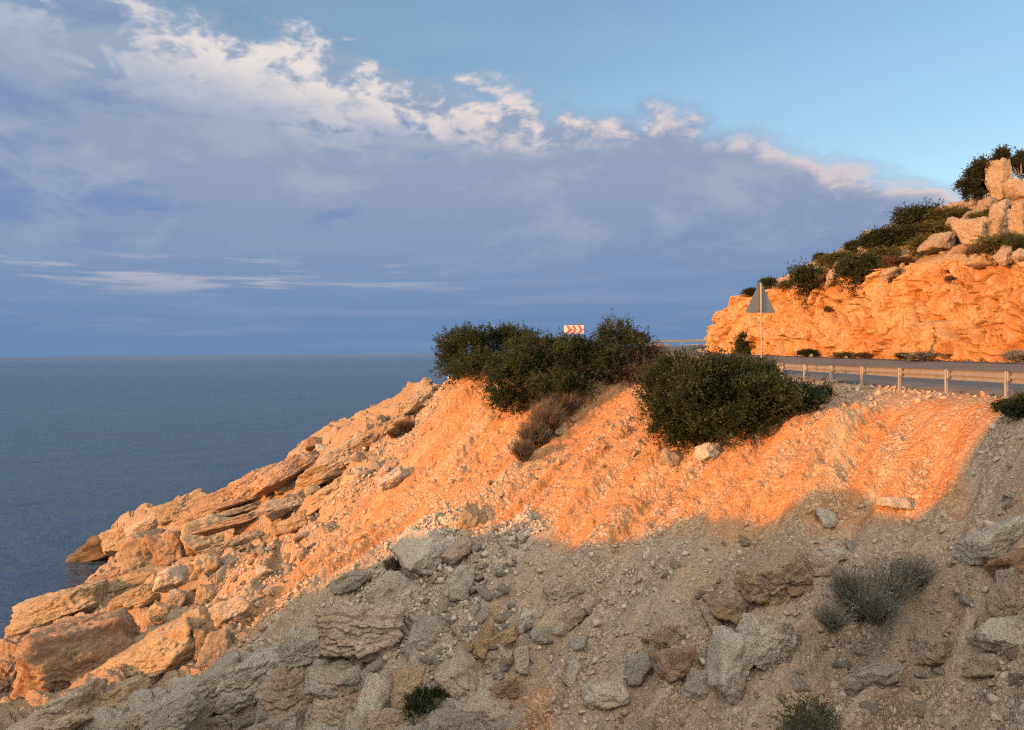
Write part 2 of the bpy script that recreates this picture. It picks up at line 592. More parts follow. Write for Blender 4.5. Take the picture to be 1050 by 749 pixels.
def fracture(x, y, k=1.0, seed=0):
    """Height of jointed, bedded limestone: blocks that stand up or have dropped, with cracks."""
    wx = x + 0.6 * perlin2(x / 3, y / 3, seed + 1) + 0.10 * perlin2(x / 0.8, y / 0.8, seed + 2)
    wy = y + 0.6 * perlin2(x / 3, y / 3, seed + 3) + 0.10 * perlin2(x / 0.8, y / 0.8, seed + 4)
    a, b = wx * BED[0] + wy * BED[1], wx * BED[1] - wy * BED[0]
    h = 0.0
    for (la, lb, amp, tilt, cr, cd, kk) in ((7.0, 1.7, 1.35, 0.5, 0.07, 0.55, 28), (2.4, 0.85, 0.60, 0.45, 0.09, 0.32, 24), (0.8, 0.36, 0.20, 0.4, 0.12, 0.12, 16)):
        hh_, tt_, e = blocks2(a / la, b / lb, seed + int(la * 10), kk)
        gate = smooth(fbm2(x / (la * .8), y / (la * .8), seed + 55, 2), -0.35, 0.35)
        h = h + amp * (hh_ - 0.5) + tilt * amp * tt_ - cd * (1 - smooth(e, 0.0, cr)) * gate
    h = h + 0.16 * fbm2(x / 0.9, y / 0.9, seed + 40, 4, 0.55)
    return h * k


def scree_band(x, y):
    """Where the talus carries loose chips (1) and where it is bare, washed earth (0): bands down the fall line."""
    fa, fb = x * PN[0] + y * PN[1], x * PN[1] - y * PN[0]
    return 0.45 * fbm2(x / 1.6, y / 1.6, 91, 3) + 0.9 * fbm2(fb / 1.0, fa / 7.0, 92, 3)


def height(x, y, full=True):
    x, y = np.asarray(x, float), np.asarray(y, float)
    z = lookup(GZ, x, y)
    rw, rz = road_w(x, y)
    plat = smooth(rw, -0.25, -0.02) * (rw < 3)
    rock, orange, grey = zones(x, y)
    near_road = plat
    amp = 1 - near_road
    # talus: gullies down the fall line, lumps, small relief
    fa, fb = x * PN[0] + y * PN[1], x * PN[1] - y * PN[0]
    wob = 0.5 * perlin2(x / 4, y / 4, 61)
    g = 0.55 * perlin2(fb / 2.3 + wob, fa / 14, 62) + 0.42 * perlin2(fb / 0.8 + wob, fa / 7, 63) + 0.10 * perlin2(fb / 0.28 + wob, fa / 3, 67)
    g = g + 0.22 * fbm2(x / 3.2, y / 3.2, 64, 3) + 0.09 * fbm2(x / 0.45, y / 0.45, 65, 4, 0.6)
    z = z + amp * (1 - 0.6 * rock) * g
    pt = smooth(scree_band(x, y), -0.2, 0.55)
    clod = 0.0
    for la, am, sd in ((0.34, 0.050, 71), (0.12, 0.034, 72)):
        f1, e_, q1, q2, q3, vx, vy = worley2(x / la + 0.3 * perlin2(x / la, y / la, 70), y / la, sd)
        clod = clod + am * ((q1 ** 2 - 0.3) + 1.1 * ((q2 - 0.5) * vx + (q3 - 0.5) * vy)) - am * 0.5 * (1 - smooth(e_, 0, .14))
    z = z + amp * (1 - rock) * clod * (0.32 + 0.68 * pt)
    z = z + amp * rock * fracture(x, y) 
    hd = shade_ridge(x, y)
    z = np.maximum(z, hd)
    z = np.where((rw > 0.05) & (rw < 1.3), rz - 0.07 - 0.5 * smooth(rw, 1.0, 1.25), np.where((rw > -0.25) & (rw <= 0.05), z * (1 - plat) + plat * (rz + 0.02 * fbm2(x / 0.4, y / 0.4, 3, 3)), z))
    return z, rock, orange, grey


def hgt(x, y):
    return float(height(np.array([x]), np.array([y]))[0][0])


def hits(uv, t0=9.0, t1=75.0):
    """World points of the terrain seen at pixels uv (n x 2)."""
    out = []
    for u, v in uv:
        r = ray(u, v)
        ts = np.arange(t0, t1, 0.06)
        zz = height(r[0] * ts, ts)[0]
        below = np.nonzero(zz > r[2] * ts)[0]
        out.append(r * (ts[below[0]] if len(below) else t1))
    return np.array(out)


# =====================================================================
# OBJECT HELPERS
# =====================================================================
COL = SC.collection


def mesh_np(name, V, F, mat=None, smooth_=False, attrs=None):
    V = np.asarray(V, np.float32)
    F = np.asarray(F, np.int32)
    me = bpy.data.meshes.new(name)
    n, k = F.shape
    me.vertices.add(len(V))
    me.vertices.foreach_set('co', V.ravel())
    me.loops.add(n * k)
    me.loops.foreach_set('vertex_index', F.ravel())
    me.polygons.add(n)
    me.polygons.foreach_set('loop_start', np.arange(0, n * k, k, dtype=np.int32))
    if smooth_:
        me.polygons.foreach_set('use_smooth', np.ones(n, bool))
    for an, av in (attrs or {}).items():
        a = me.attributes.new(an, 'FLOAT', 'POINT')
        a.data.foreach_set('value', np.asarray(av, np.float32))
    me.update(calc_edges=True)
    me.validate()
    if mat:
        me.materials.append(mat)
    return me


def link(name, me, parent=None, loc=(0, 0, 0), rot=(0, 0, 0), scale=(1, 1, 1)):
    o = bpy.data.objects.new(name, me)
    COL.objects.link(o)
    o.location, o.rotation_euler, o.scale = loc, rot, scale
    if parent:
        o.parent = parent
    return o


def tag(o, label=None, cat=None, group=None, kind=None):
    if label:
        o['label'] = label
    if cat:
        o['category'] = cat
    if group:
        o['group'] = group
    if kind:
        o['kind'] = kind
    return o


def grid_faces(nr, nc, wrap=False):
    i = np.arange(nr - 1)[:, None]
    j = np.arange(nc if wrap else nc - 1)[None, :]
    j2 = (j + 1) % nc
    return np.stack([i * nc + j, i * nc + j2, (i + 1) * nc + j2, (i + 1) * nc + j], -1).reshape(-1, 4)


_ico = {}


def ico(sub):
    if sub not in _ico:
        bm = bmesh.new()
        bmesh.ops.create_icosphere(bm, subdivisions=sub, radius=1)
        V = np.array([v.co[:] for v in bm.verts])
        F = np.array([[v.index for v in f.verts] for f in bm.faces])
        bm.free()
        _ico[sub] = (V / np.linalg.norm(V, axis=1)[:, None], F)
    return _ico[sub]


def rock_verts(seed, sub, block=0.6, rough=0.05, p=48, ncut=9, cracks=0.0):
    """An angular boulder of unit half-size: rounded intersection of jittered planes, with relief."""
    rg = np.random.default_rng(seed)
    D, F = ico(sub)
    N, Cc = [], []
    for ax in range(3):
        for s in (-1, 1):
            n = np.zeros(3)
            n[ax] = s
            n = n + rg.normal(0, 0.10 + 0.30 * (1 - block), 3)
            N.append(n / np.linalg.norm(n))
            Cc.append(0.78 + rg.uniform(-.16, .12))
    for _ in range(ncut):
        n = rg.normal(0, 1, 3)
        N.append(n / np.linalg.norm(n))
        Cc.append(rg.uniform(0.80, 1.15) if block > 0.5 else rg.uniform(0.70, 1.0))
    N, Cc = np.array(N), np.array(Cc)
    q = np.maximum(D @ N.T, 0) / Cc
    r = (q ** p).sum(1) ** (-1.0 / p)
    V = D * r[:, None]
    if rough:
        o = rg.uniform(0, 50, 3)
        f = fbm3(V[:, 0] * 1.7 + o[0], V[:, 1] * 1.7 + o[1], V[:, 2] * 1.7 + o[2], seed % 97, 5, 0.55)
        V = V * (1 + rough * 1.6 * f)[:, None]
    return V, F


def weather(V, seed, cracks, amp=1.0):
    """Relief in real sizes on a boulder whose points are in metres: pits, bedding joints, offset beds."""
    r = np.linalg.norm(V, axis=1)
    N = V / (r[:, None] + 1e-9)
    L = float(np.median(r))
    o = (seed * 7.13) % 50
    x, y, z = V[:, 0] + o, V[:, 1] - o, V[:, 2]
    d = amp * (0.065 * min(L, 1.2) * fbm3(x / (.55 * L), y / (.55 * L), z / (.55 * L), seed % 91, 4, 0.5) + 0.030 * min(L / .4, 1.3) * fbm3(x / .16, y / .16, z / .16, seed % 83, 4, 0.6))
    if cracks:
        sp = max(0.50, 0.42 * L)
        c = (z + 0.18 * x + 0.10 * y) / sp + 0.55 * fbm3(x / 0.9, y / 0.9, z / 0.9, 5, 3)
        k = np.round(c)
        n1 = np.abs(c - k) * sp
        e = (0.8 * x - 0.6 * y) / (sp * 2.4) + 0.5 * fbm3(x / 0.7, y / 0.7, z / 0.7, 15, 3) + rnd01(k, k * 0, k * 0, seed % 500)
        j = np.round(e)
        n2 = np.abs(e - j) * sp * 2.4
        d = d - 0.08 * min(L, 1.0) * (1 - smooth(np.minimum(n1 * (0.6 + 0.8 * rnd01(k, j, k * 0, 9)), n2), 0.0, 0.06))
        d = d + cracks * 1.7 * min(L, 1.2) * (rnd01(k, j, k * 0, seed % 1000) - 0.5)
    return V + N * d[:, None]


def hull(seed, npts=13, bev=0.0):
    """A sharp-edged broken stone: convex hull of points near the faces of a box."""
    rg = np.random.default_rng(seed)
    P = rg.uniform(-1, 1, (npts, 3))
    ax = rg.integers(0, 3, npts)
    P[np.arange(npts), ax] = np.sign(P[np.arange(npts), ax]) * rg.uniform(0.75, 1.0, npts)
    bm = bmesh.new()
    for q in P * 0.85:
        bm.verts.new(q)
    r = bmesh.ops.convex_hull(bm, input=bm.verts)
    bmesh.ops.delete(bm, geom=[g for g in r['geom_interior'] if isinstance(g, bmesh.types.BMVert)], context='VERTS')
    if bev:
        bmesh.ops.bevel(bm, geom=bm.edges[:], offset=bev, segments=1, affect='EDGES')
    bmesh.ops.triangulate(bm, faces=bm.faces[:])
    bm.verts.index_update()
    V = np.array([v.co[:] for v in bm.verts])
    F = np.array([[v.index for v in f.verts] for f in bm.faces])
    bm.free()
    return V, F


# =====================================================================
# MATERIALS
# =====================================================================
def material(name):
    m = bpy.data.materials.new(name)
    m.use_nodes = True
    nt = NT(m.node_tree)
    nt.n.clear()
    out = nt.new('ShaderNodeOutputMaterial')
    b = nt.new('ShaderNodeBsdfPrincipled')
    nt.l.new(b.outputs[0], out.inputs[0])
    b.inputs['Specular IOR Level'].default_value = 0.25
    b.inputs['Roughness'].default_value = 0.9
    return m, nt, b, out


def bump(nt, h, dist, strength=1.0, normal=None):
    nd = nt.new('ShaderNodeBump')
    nt.put(nd.inputs['Strength'], strength)
    nd.inputs['Distance'].default_value = dist
    nt.l.new(h, nd.inputs['Height'])
    if normal is not None:
        nt.l.new(normal, nd.inputs['Normal'])
    return nd.outputs[0]


def objpos(nt):
    return nt.new('ShaderNodeTexCoord').outputs['Object']


def geopos(nt):
    return nt.new('ShaderNodeNewGeometry').outputs['Position']


def rock_colour(nt, P, tone):
    """Limestone: pale, with ochre stains, grey weathering and fine speckle."""
    pale, warm, grey = tone
    n1 = nt.noise(P, 0.9, 6, 0.6, 0.3)
    n2 = nt.noise(P, 3.7, 6, 0.65)
    n3 = nt.noise(P, 22.0, 4, 0.7)
    c = nt.mix(nt.sstep(n1, 0.40, 0.66), pale, warm)
    c = nt.mix(nt.math('MULTIPLY', nt.sstep(n2, 0.48, 0.72), 0.75), c, grey)
    c = nt.mix(nt.math('MULTIPLY', nt.sstep(nt.noise(P, 1.7, 5, 0.6, 0.8), 0.60, 0.74), 0.55), c, (.40, .21, .10))
    v = nt.lin(n3, 0.3, 0.7, 0.72, 1.22)
    hs = nt.new('ShaderNodeHueSaturation')
    nt.l.new(v, hs.inputs['Value'])
    nt.l.new(c, hs.inputs['Color'])
    return hs.outputs[0]


TONES = {
    'limestone': ((.40, .335, .265), (.36, .27, .185), (.28, .255, .22)),
    'grey_limestone': ((.37, .345, .30), (.33, .285, .225), (.25, .24, .215)),
    'ochre_limestone': ((.40, .305, .195), (.36, .235, .13), (.31, .26, .20)),
    'white_limestone': ((.50, .465, .405), (.42, .365, .29), (.37, .35, .315)),
    'hill_rock': ((.315, .255, .19), (.28, .205, .14), (.23, .20, .17)),
    'wet_rock': ((.10, .08, .06), (.16, .11, .07), (.06, .055, .05)),
    'brown_rock': ((.36, .25, .17), (.30, .18, .11), (.25, .21, .18)),
}
MAT = {}
for nm, tone in TONES.items():
    m, nt, b, _ = material(nm)
    P = objpos(nt)
    off = nt.new('ShaderNodeObjectInfo')
    vm = nt.new('ShaderNodeVectorMath', operation='ADD')
    nt.l.new(P, vm.inputs[0])
    nt.l.new(nt.xyz(nt.math('MULTIPLY', off.outputs['Random'], 60.0), nt.math('MULTIPLY', off.outputs['Random'], 23.0), 0.0), vm.inputs[1])
    P = vm.outputs[0]
    c = rock_colour(nt, P, tone)
    hs = nt.new('ShaderNodeHueSaturation')
    nt.l.new(nt.lin(off.outputs['Random'], 0, 1, 0.82, 1.15), hs.inputs['Value'])
    nt.l.new(c, hs.inputs['Color'])
    nt.l.new(hs.outputs[0], b.inputs['Base Color'])
    h1 = nt.noise(P, 6.0, 9, 0.7, 0.4)
    h2 = nt.noise(P, 26.0, 5, 0.7)
    crack = nt.sstep(nt.voro(nt.noise(P, 1.5, 3, 0.5, 0, 'Color'), 6.0, 'DISTANCE_TO_EDGE'), 0.0, 0.06)
    h = nt.math('ADD', h1, nt.math('MULTIPLY', h2, 0.35))
    h = nt.math('ADD', h, nt.math('MULTIPLY', crack, 0.12))
    nt.l.new(bump(nt, h, 0.13, 1.0), b.inputs['Normal'])
    if nm == 'wet_rock':
        b.inputs['Roughness'].default_value = 0.45
    MAT[nm] = m

# ---- hillside: soil, rubble and bedrock by zone ----
m, nt, b, _ = material('hillside_ground')
P = geopos(nt)
a_rock = nt.new('ShaderNodeAttribute', attribute_name='rock').outputs['Fac']
a_or = nt.new('ShaderNodeAttribute', attribute_name='orange').outputs['Fac']
a_gr = nt.new('ShaderNodeAttribute', attribute_name='grey').outputs['Fac']
a_sc = nt.new('ShaderNodeAttribute', attribute_name='scree').outputs['Fac']
a_wet = nt.new('ShaderNodeAttribute', attribute_name='wet').outputs['Fac']
n1 = nt.noise(P, 0.55, 6, 0.6, 0.4)
n2 = nt.noise(P, 2.4, 7, 0.65)
d_al = nt.new('ShaderNodeVectorMath', operation='DOT_PRODUCT')
d_al.inputs[1].default_value = (-0.74, -0.67, 0)
d_ac = nt.new('ShaderNodeVectorMath', operation='DOT_PRODUCT')
d_ac.inputs[1].default_value = (-0.67, 0.74, 0)
nt.l.new(P, d_al.inputs[0])
nt.l.new(P, d_ac.inputs[0])
flow = nt.xyz(nt.math('MULTIPLY', d_al.outputs['Value'], 0.13), d_ac.outputs['Value'])
streak_ = nt.noise(flow, 1.25, 7, 0.66, 0.25)
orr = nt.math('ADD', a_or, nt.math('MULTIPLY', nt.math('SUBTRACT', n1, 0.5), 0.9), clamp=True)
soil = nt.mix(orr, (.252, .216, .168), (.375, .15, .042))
soil = nt.mix(nt.math('MULTIPLY', a_sc, 0.55), soil, nt.mix(a_or, (.32, .285, .235), (.42, .25, .12)))
soil = nt.mix(nt.math('MULTIPLY', nt.sstep(streak_, 0.53, 0.62), 0.6), soil, nt.mix(a_or, (.345, .31, .26), (.45, .30, .165)))
soil = nt.mix(nt.math('MULTIPLY', nt.sstep(streak_, 0.48, 0.38), 0.85), soil, nt.mix(a_or, (.215, .175, .13), (.34, .13, .042)))
soil = nt.mix(nt.math('MULTIPLY', nt.sstep(n2, 0.5, 0.7), 0.45), soil, (.40, .31, .215))
soil = nt.mix(nt.math('MULTIPLY', nt.sstep(nt.noise(P, 1.2, 5, 0.6, 0.6), 0.56, 0.72), 0.5), soil, (.27, .155, .085))
# gravel: every pebble its own tone, in two sizes
pebs = []
for sc_ in (11.0, 27.0, 60.0):
    vc = nt.new('ShaderNodeTexVoronoi', feature='F1')
    nt.l.new(P, vc.inputs['Vector'])
    vc.inputs['Scale'].default_value = sc_
    pebs.append((vc.outputs['Color'], vc.outputs['Distance']))
pv = nt.new('ShaderNodeSeparateColor')
nt.l.new(pebs[1][0], pv.inputs[0])
pv0 = nt.new('ShaderNodeSeparateColor')
nt.l.new(pebs[0][0], pv0.inputs[0])
soil = nt.mix(nt.math('MULTIPLY', nt.sstep(pv.outputs[0], 0.55, 0.8), nt.lin(a_sc, 0, 1, 0.35, 0.75)), soil, (.50, .40, .285))
soil = nt.mix(nt.math('MULTIPLY', nt.sstep(pv.outputs[1], 0.66, 0.86), nt.lin(a_sc, 0, 1, 0.42, 0.6)), soil, (.17, .115, .075))
soil = nt.mix(nt.math('MULTIPLY', nt.sstep(pv0.outputs[2], 0.80, 0.9), nt.lin(a_sc, 0, 1, 0.1, 0.75)), soil, (.50, .42, .325))
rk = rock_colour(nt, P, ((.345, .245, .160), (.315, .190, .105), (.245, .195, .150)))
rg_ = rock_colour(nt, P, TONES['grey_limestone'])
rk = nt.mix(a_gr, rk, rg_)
col = nt.mix(a_rock, soil, rk)
col = nt.mix(a_wet, col, (.075, .06, .045))
nt.l.new(col, b.inputs['Base Color'])
nt.l.new(nt.lin(a_wet, 0, 1, 0.92, 0.45), b.inputs['Roughness'])
hp = nt.math('ADD', nt.math('MULTIPLY', nt.math('SUBTRACT', 1.0, pebs[1][1]), 0.35), nt.math('MULTIPLY', nt.math('SUBTRACT', 1.0, pebs[0][1]), 0.6))
hp = nt.math('ADD', hp, nt.math('MULTIPLY', nt.math('SUBTRACT', 1.0, pebs[2][1]), 0.15))
hp = nt.math('ADD', hp, nt.noise(P, 6.0, 7, 0.7))
nrm = bump(nt, hp, 0.085, nt.lin(nt.math('MAXIMUM', a_sc, a_rock), 0, 1, 0.62, 1.0))
nt.l.new(nrm, b.inputs['Normal'])
MAT['ground'] = m

# ---- cut cliff ----
m, nt, b, _ = material('cliff_rock')
P = geopos(nt)
a_top = nt.new('ShaderNodeAttribute', attribute_name='top').outputs['Fac']
n1 = nt.noise(P, 0.35, 6, 0.6, 0.6)
n2 = nt.noise(P, 1.6, 7, 0.65, 0.4)
c = nt.mix(nt.sstep(n1, 0.40, 0.64), (.41, .25, .12), (.385, .17, .06))
c = nt.mix(nt.math('MULTIPLY', nt.sstep(n2, 0.50, 0.72), 0.7), c, (.45, .335, .21))
c = nt.mix(nt.math('MULTIPLY', nt.sstep(nt.noise(P, 0.8, 6, 0.65, 1.0), 0.57, 0.70), 0.8), c, (.27, .09, .03))
c = nt.mix(nt.math('MULTIPLY', nt.sstep(nt.noise(P, 9.0, 5, 0.7), 0.52, 0.7), 0.45), c, (.28, .16, .09))
c = nt.mix(nt.math('MULTIPLY', nt.sstep(nt.noise(P, 0.55, 6, 0.7, 0.8), 0.60, 0.72), 0.6), c, (.33, .28, .23))
earth = nt.mix(nt.noise(P, 2.0, 6, 0.6), (.26, .17, .10), (.36, .27, .18))
c = nt.mix(a_top, c, earth)
nt.l.new(c, b.inputs['Base Color'])
h = nt.math('ADD', nt.noise(P, 3.0, 9, 0.68, 0.5), nt.math('MULTIPLY', nt.noise(P, 16.0, 5, 0.7), 0.3))
nt.l.new(bump(nt, h, 0.17, 1.0), b.inputs['Normal'])
MAT['cliff'] = m

# ---- loose gravel (stones of every tone) ----
m, nt, b, _ = material('loose_gravel')
rv = nt.new('ShaderNodeAttribute', attribute_name='tone').outputs['Fac']
og = nt.new('ShaderNodeAttribute', attribute_name='orange').outputs['Fac']
c = nt.ramp(rv, [(0.0, (.22, .17, .125)), (0.3, (.33, .28, .22)), (0.6, (.42, .38, .32)), (0.85, (.43, .38, .32)), (1.0, (.52, .48, .42))])
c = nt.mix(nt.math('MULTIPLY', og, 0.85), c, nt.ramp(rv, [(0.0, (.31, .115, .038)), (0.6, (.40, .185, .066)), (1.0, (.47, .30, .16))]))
P = geopos(nt)
nt.l.new(nt.mix(nt.math('MULTIPLY', nt.noise(P, 14, 4, 0.6), 0.5), c, (.36, .29, .22)), b.inputs['Base Color'])
nt.l.new(bump(nt, nt.noise(P, 30, 5, 0.7), 0.02, 0.8), b.inputs['Normal'])
MAT['gravel'] = m

# ---- asphalt ----
m, nt, b, _ = material('asphalt')
P = geopos(nt)
c = nt.mix(nt.noise(P, 0.6, 5, 0.6), (.085, .087, .094), (.12, .12, .125))
c = nt.mix(nt.math('MULTIPLY', nt.sstep(nt.noise(P, 60, 3, 0.7), 0.5, 0.75), 0.5), c, (.17, .168, .165))
crackv = nt.voro(nt.noise(P, 0.3, 3, 0.5, 0, 'Color'), 9, 'DISTANCE_TO_EDGE')
c = nt.mix(nt.math('MULTIPLY', nt.sstep(crackv, 0.02, 0.0), 0.8), c, (.025, .025, .025))
nt.l.new(c, b.inputs['Base Color'])
b.inputs['Roughness'].default_value = 0.8
nt.l.new(bump(nt, nt.noise(P, 90, 3, 0.7), 0.01, 0.6), b.inputs['Normal'])
MAT['asphalt'] = m

# ---- sea ----
m, nt, b, _ = material('sea_water')
P = geopos(nt)
mp = nt.new('ShaderNodeMapping')
nt.l.new(P, mp.inputs['Vector'])
mp.inputs['Rotation'].default_value = (0, 0, R(9))
mp.inputs['Scale'].default_value = (0.55, 1.0, 1.0)
W0 = nt.noise(mp.outputs[0], 0.022, 4, 0.6, 0.3)
W1 = nt.noise(mp.outputs[0], 0.16, 6, 0.68, 0.5)
W2 = nt.noise(mp.outputs[0], 0.60, 6, 0.68, 0.4)
W3 = nt.noise(mp.outputs[0], 2.2, 5, 0.6, 0.2)
hh = nt.math('ADD', nt.math('ADD', nt.math('MULTIPLY', W1, 6.5), nt.math('MULTIPLY', W0, 2.0)), nt.math('ADD', nt.math('MULTIPLY', W2, 1.1), nt.math('MULTIPLY', W3, 0.22)))
nt.l.new(bump(nt, hh, 1.0, 0.7), b.inputs['Normal'])
wind = nt.noise(P, 0.012, 4, 0.6, 0.4)
nt.l.new(nt.mix(wind, (.028, .054, .090), (.048, .076, .116)), b.inputs['Base Color'])
b.inputs['Roughness'].default_value = 0.10
b.inputs['IOR'].default_value = 1.333
b.inputs['Specular IOR Level'].default_value = 0.5
MAT['sea'] = m

# ---- foam ----
m, nt, b, out = material('sea_foam')
b.inputs['Base Color'].default_value = (.75, .78, .80, 1)
P = geopos(nt)
a_ = nt.new('ShaderNodeAttribute', attribute_name='fade').outputs['Fac']
nz = nt.noise(P, 1.4, 7, 0.7, 1.2)
nt.l.new(nt.math('MULTIPLY', nt.sstep(nt.math('ADD', nz, nt.math('MULTIPLY', a_, 0.35)), 0.72, 0.84), 0.8), b.inputs['Alpha'])
MAT['foam'] = m


def leaf_mat(name, dark, mid, light, trans=0.25):
    m, nt, b, out = material(name)
    tv = nt.new('ShaderNodeAttribute', attribute_name='tone').outputs['Fac']
    P = geopos(nt)
    c = nt.ramp(tv, [(0, dark), (0.55, mid), (1, light)])
    c = nt.mix(nt.math('MULTIPLY', nt.sstep(nt.noise(P, 1.3, 3, 0.6), 0.45, 0.7), 0.5), c, light)
    nt.l.new(c, b.inputs['Base Color'])
    b.inputs['Roughness'].default_value = 0.6
    tr = nt.new('ShaderNodeBsdfTranslucent')
    nt.l.new(c, tr.inputs[0])
    mx = nt.new('ShaderNodeMixShader')
    mx.inputs[0].default_value = trans
    nt.l.new(b.outputs[0], mx.inputs[1])
    nt.l.new(tr.outputs[0], mx.inputs[2])
    nt.l.new(mx.outputs[0], out.inputs[0])
    MAT[name] = m
    return m


leaf_mat('dark_leaf', (.012, .018, .008), (.024, .036, .013), (.048, .060, .020))
leaf_mat('olive_leaf', (.040, .042, .014), (.075, .078, .025), (.120, .110, .035))
leaf_mat('pine_leaf', (.012, .016, .008), (.024, .030, .013), (.045, .050, .022))
leaf_mat('dry_leaf', (.060, .048, .036), (.105, .084, .064), (.170, .138, .105), 0.1)
leaf_mat('grey_leaf', (.075, .072, .062), (.150, .145, .125), (.270, .255, .215), 0.1)
leaf_mat('brown_leaf', (.060, .035, .022), (.110, .065, .040), (.170, .105, .065), 0.15)


def flat_mat(name, colr, rough=0.6, metal=0.0, var=0.25, scale=6.0):
    m, nt, b, _ = material(name)
    P = objpos(nt)
    n = nt.noise(P, scale, 6, 0.65, 0.3)
    dk = tuple(x * (1 - var) for x in colr)
    lt = tuple(min(1, x * (1 + var)) for x in colr)
    nt.l.new(nt.mix(n, dk, lt), b.inputs['Base Color'])
    b.inputs['Roughness'].default_value = rough
    b.inputs['Metallic'].default_value = metal
    nt.l.new(bump(nt, nt.noise(P, 30, 4, 0.6), 0.004, 0.4), b.inputs['Normal'])
    MAT[name] = m
    return m


flat_mat('bark', (.11, .085, .065), 0.9, 0, 0.4, 9)
flat_mat('dry_bark', (.24, .20, .16), 0.9, 0, 0.35, 9)
flat_mat('galvanised', (.25, .24, .225), 0.55, 0.3, 0.32, 4)
flat_mat('post_steel', (.28, .27, .255), 0.6, 0.35, 0.22, 5)
flat_mat('sign_back', (.15, .165, .18), 0.6, 0.15, 0.12, 3)
flat_mat('sign_red', (.55, .09, .08), 0.45, 0, 0.1, 4)
flat_mat('sign_white', (.62, .50, .48), 0.45, 0, 0.06, 4)
flat_mat('sign_dark', (.05, .05, .055), 0.6, 0, 0.1, 4)

# =====================================================================
# THE SETTING
# =====================================================================
# ---- hillside: one sheet, finer where it is looked at ----
th = np.concatenate([np.radians(np.linspace(-180, -40, 90, endpoint=False)), np.radians(np.linspace(-40, -34, 30, endpoint=False)),
                     np.radians(np.linspace(-34, 34, 900, endpoint=False)), np.radians(np.linspace(34, 46, 60, endpoint=False)),
                     np.radians(np.linspace(46, 180, 80, endpoint=False))])
rr = np.concatenate([np.linspace(0.4, 10, 50, endpoint=False), 10 * np.exp(np.linspace(0, math.log(64 / 10.), 1000, endpoint=False)),
                     64 * np.exp(np.linspace(0, math.log(125 / 64.), 60))])
TH, RR = np.meshgrid(th, rr)
X, Y = RR * np.sin(TH), RR * np.cos(TH)
X, Y = np.clip(X, -74, 80), np.clip(Y, -49, 135)
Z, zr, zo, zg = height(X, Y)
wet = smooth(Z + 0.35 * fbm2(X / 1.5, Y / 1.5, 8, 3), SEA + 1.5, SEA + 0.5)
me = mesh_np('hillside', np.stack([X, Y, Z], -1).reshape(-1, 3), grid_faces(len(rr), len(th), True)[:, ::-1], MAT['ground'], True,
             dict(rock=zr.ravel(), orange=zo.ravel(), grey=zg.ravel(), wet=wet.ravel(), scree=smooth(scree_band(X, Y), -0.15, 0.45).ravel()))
tag(link('hillside', me), kind='structure')

# ---- sea ----
rs = np.concatenate([[0.5], 20 * np.exp(np.linspace(0, math.log(80000 / 20.), 60))])
ths = np.radians(np.linspace(0, 360, 120, endpoint=False))
TH2, RS = np.meshgrid(ths, rs)
V = np.stack([RS * np.sin(TH2), RS * np.cos(TH2), np.full_like(RS, SEA)], -1).reshape(-1, 3)
tag(link('sea', mesh_np('sea', V, grid_faces(len(rs), len(ths), True)[:, ::-1], MAT['sea'], True)), kind='structure')

# ---- road surface ----
nC = 14
fr = np.linspace(0.075, 0.91, nC)
V = []
for i in range(390):
    o, n = ROAD_O[i], ROAD_I[i]
    p = o[None] + (n - o)[None] * fr[:, None]
    p[:, 2] += 0.03
    e0 = o + (n - o) * 0.073
    e1 = o + (n - o) * 0.912
    e0[2] -= 0.12
    e1[2] -= 0.12
    V.append(np.vstack([e0, p, e1]))
V = np.array(V)
me = mesh_np('road', V.reshape(-1, 3), grid_faces(390, nC + 2)[:, ::-1], MAT['asphalt'], False)
tag(link('road', me), kind='structure')

# ---- cut cliff and the hill above it ----
CI = np.arange(0, 390)
foot = ROAD_I[(ROAD_I[:, 1] > 22) | (np.arange(390) > 200)]
foot = foot[:-62]
seg = np.r_[0, np.cumsum(np.linalg.norm(np.diff(foot[:, :2], axis=0), axis=1))]
NS = 1400
sv = np.linspace(0, seg[-1], NS)
fx, fy, fz = [np.interp(sv, seg, foot[:, k]) for k in range(3)]
tx, ty = np.gradient(fx, sv), np.gradient(fy, sv)
ln = np.hypot(tx, ty)
ix, iy = ty / ln, -tx / ln                                       # into the hill
crest_h = np.interp(sv, *zip(*[(0, 4.9), (5, 5.0), (18, 5.1), (30, 5.5), (40, 5.5), (47, 5.0), (52, 4.3), (57, 3.6), (65, 3.5), (100, 5)]))
crest_h = crest_h + 0.35 * perlin2(sv / 2.5, sv * 0, 12) + 0.15 * perlin2(sv / 0.8, sv * 0, 13)
# height of the hill over the plan, from surveyed skyline and cliff-top points
HC = []
for i in range(0, NS, 45):
    HC.append((fx[i] + ix[i] * 1.5, fy[i] + iy[i] * 1.5, fz[i] + crest_h[i]))
for u, v, d in [(748, 310, 76), (762, 303, 75), (800, 289, 72), (830, 273, 69), (860, 257, 67), (900, 237, 65), (935, 220, 62.5), (975, 212, 60), (1000, 206, 57), (1040, 206, 54),
                (1045, 240, 43), (985, 250, 48), (930, 252, 54), (1020, 232, 47)]:
    HC.append(tuple(at(u, v, d)))
for P in [(38, 44, 10.0), (40, 55, 13), (50, 40, 14), (42, 30, 11), (34, 20, 8.5), (45, 15, 12), (60, 30, 17), (55, 60, 15), (40, 72, 9), (32, 78, 6), (28, 84, 4.4), (45, 85, 6), (60, 80, 9), (33, 8, 8)]:
    HC.append(P)
HC = np.array(HC)
_save = ctrl, TW
ctrl = HC
TW = tps_fit(HC, 0.05)
tf = np.r_[np.linspace(0, 1, 135), np.linspace(1, 2, 150)[1:]]
Tt, Ss = np.meshgrid(tf, np.arange(NS), indexing='ij')
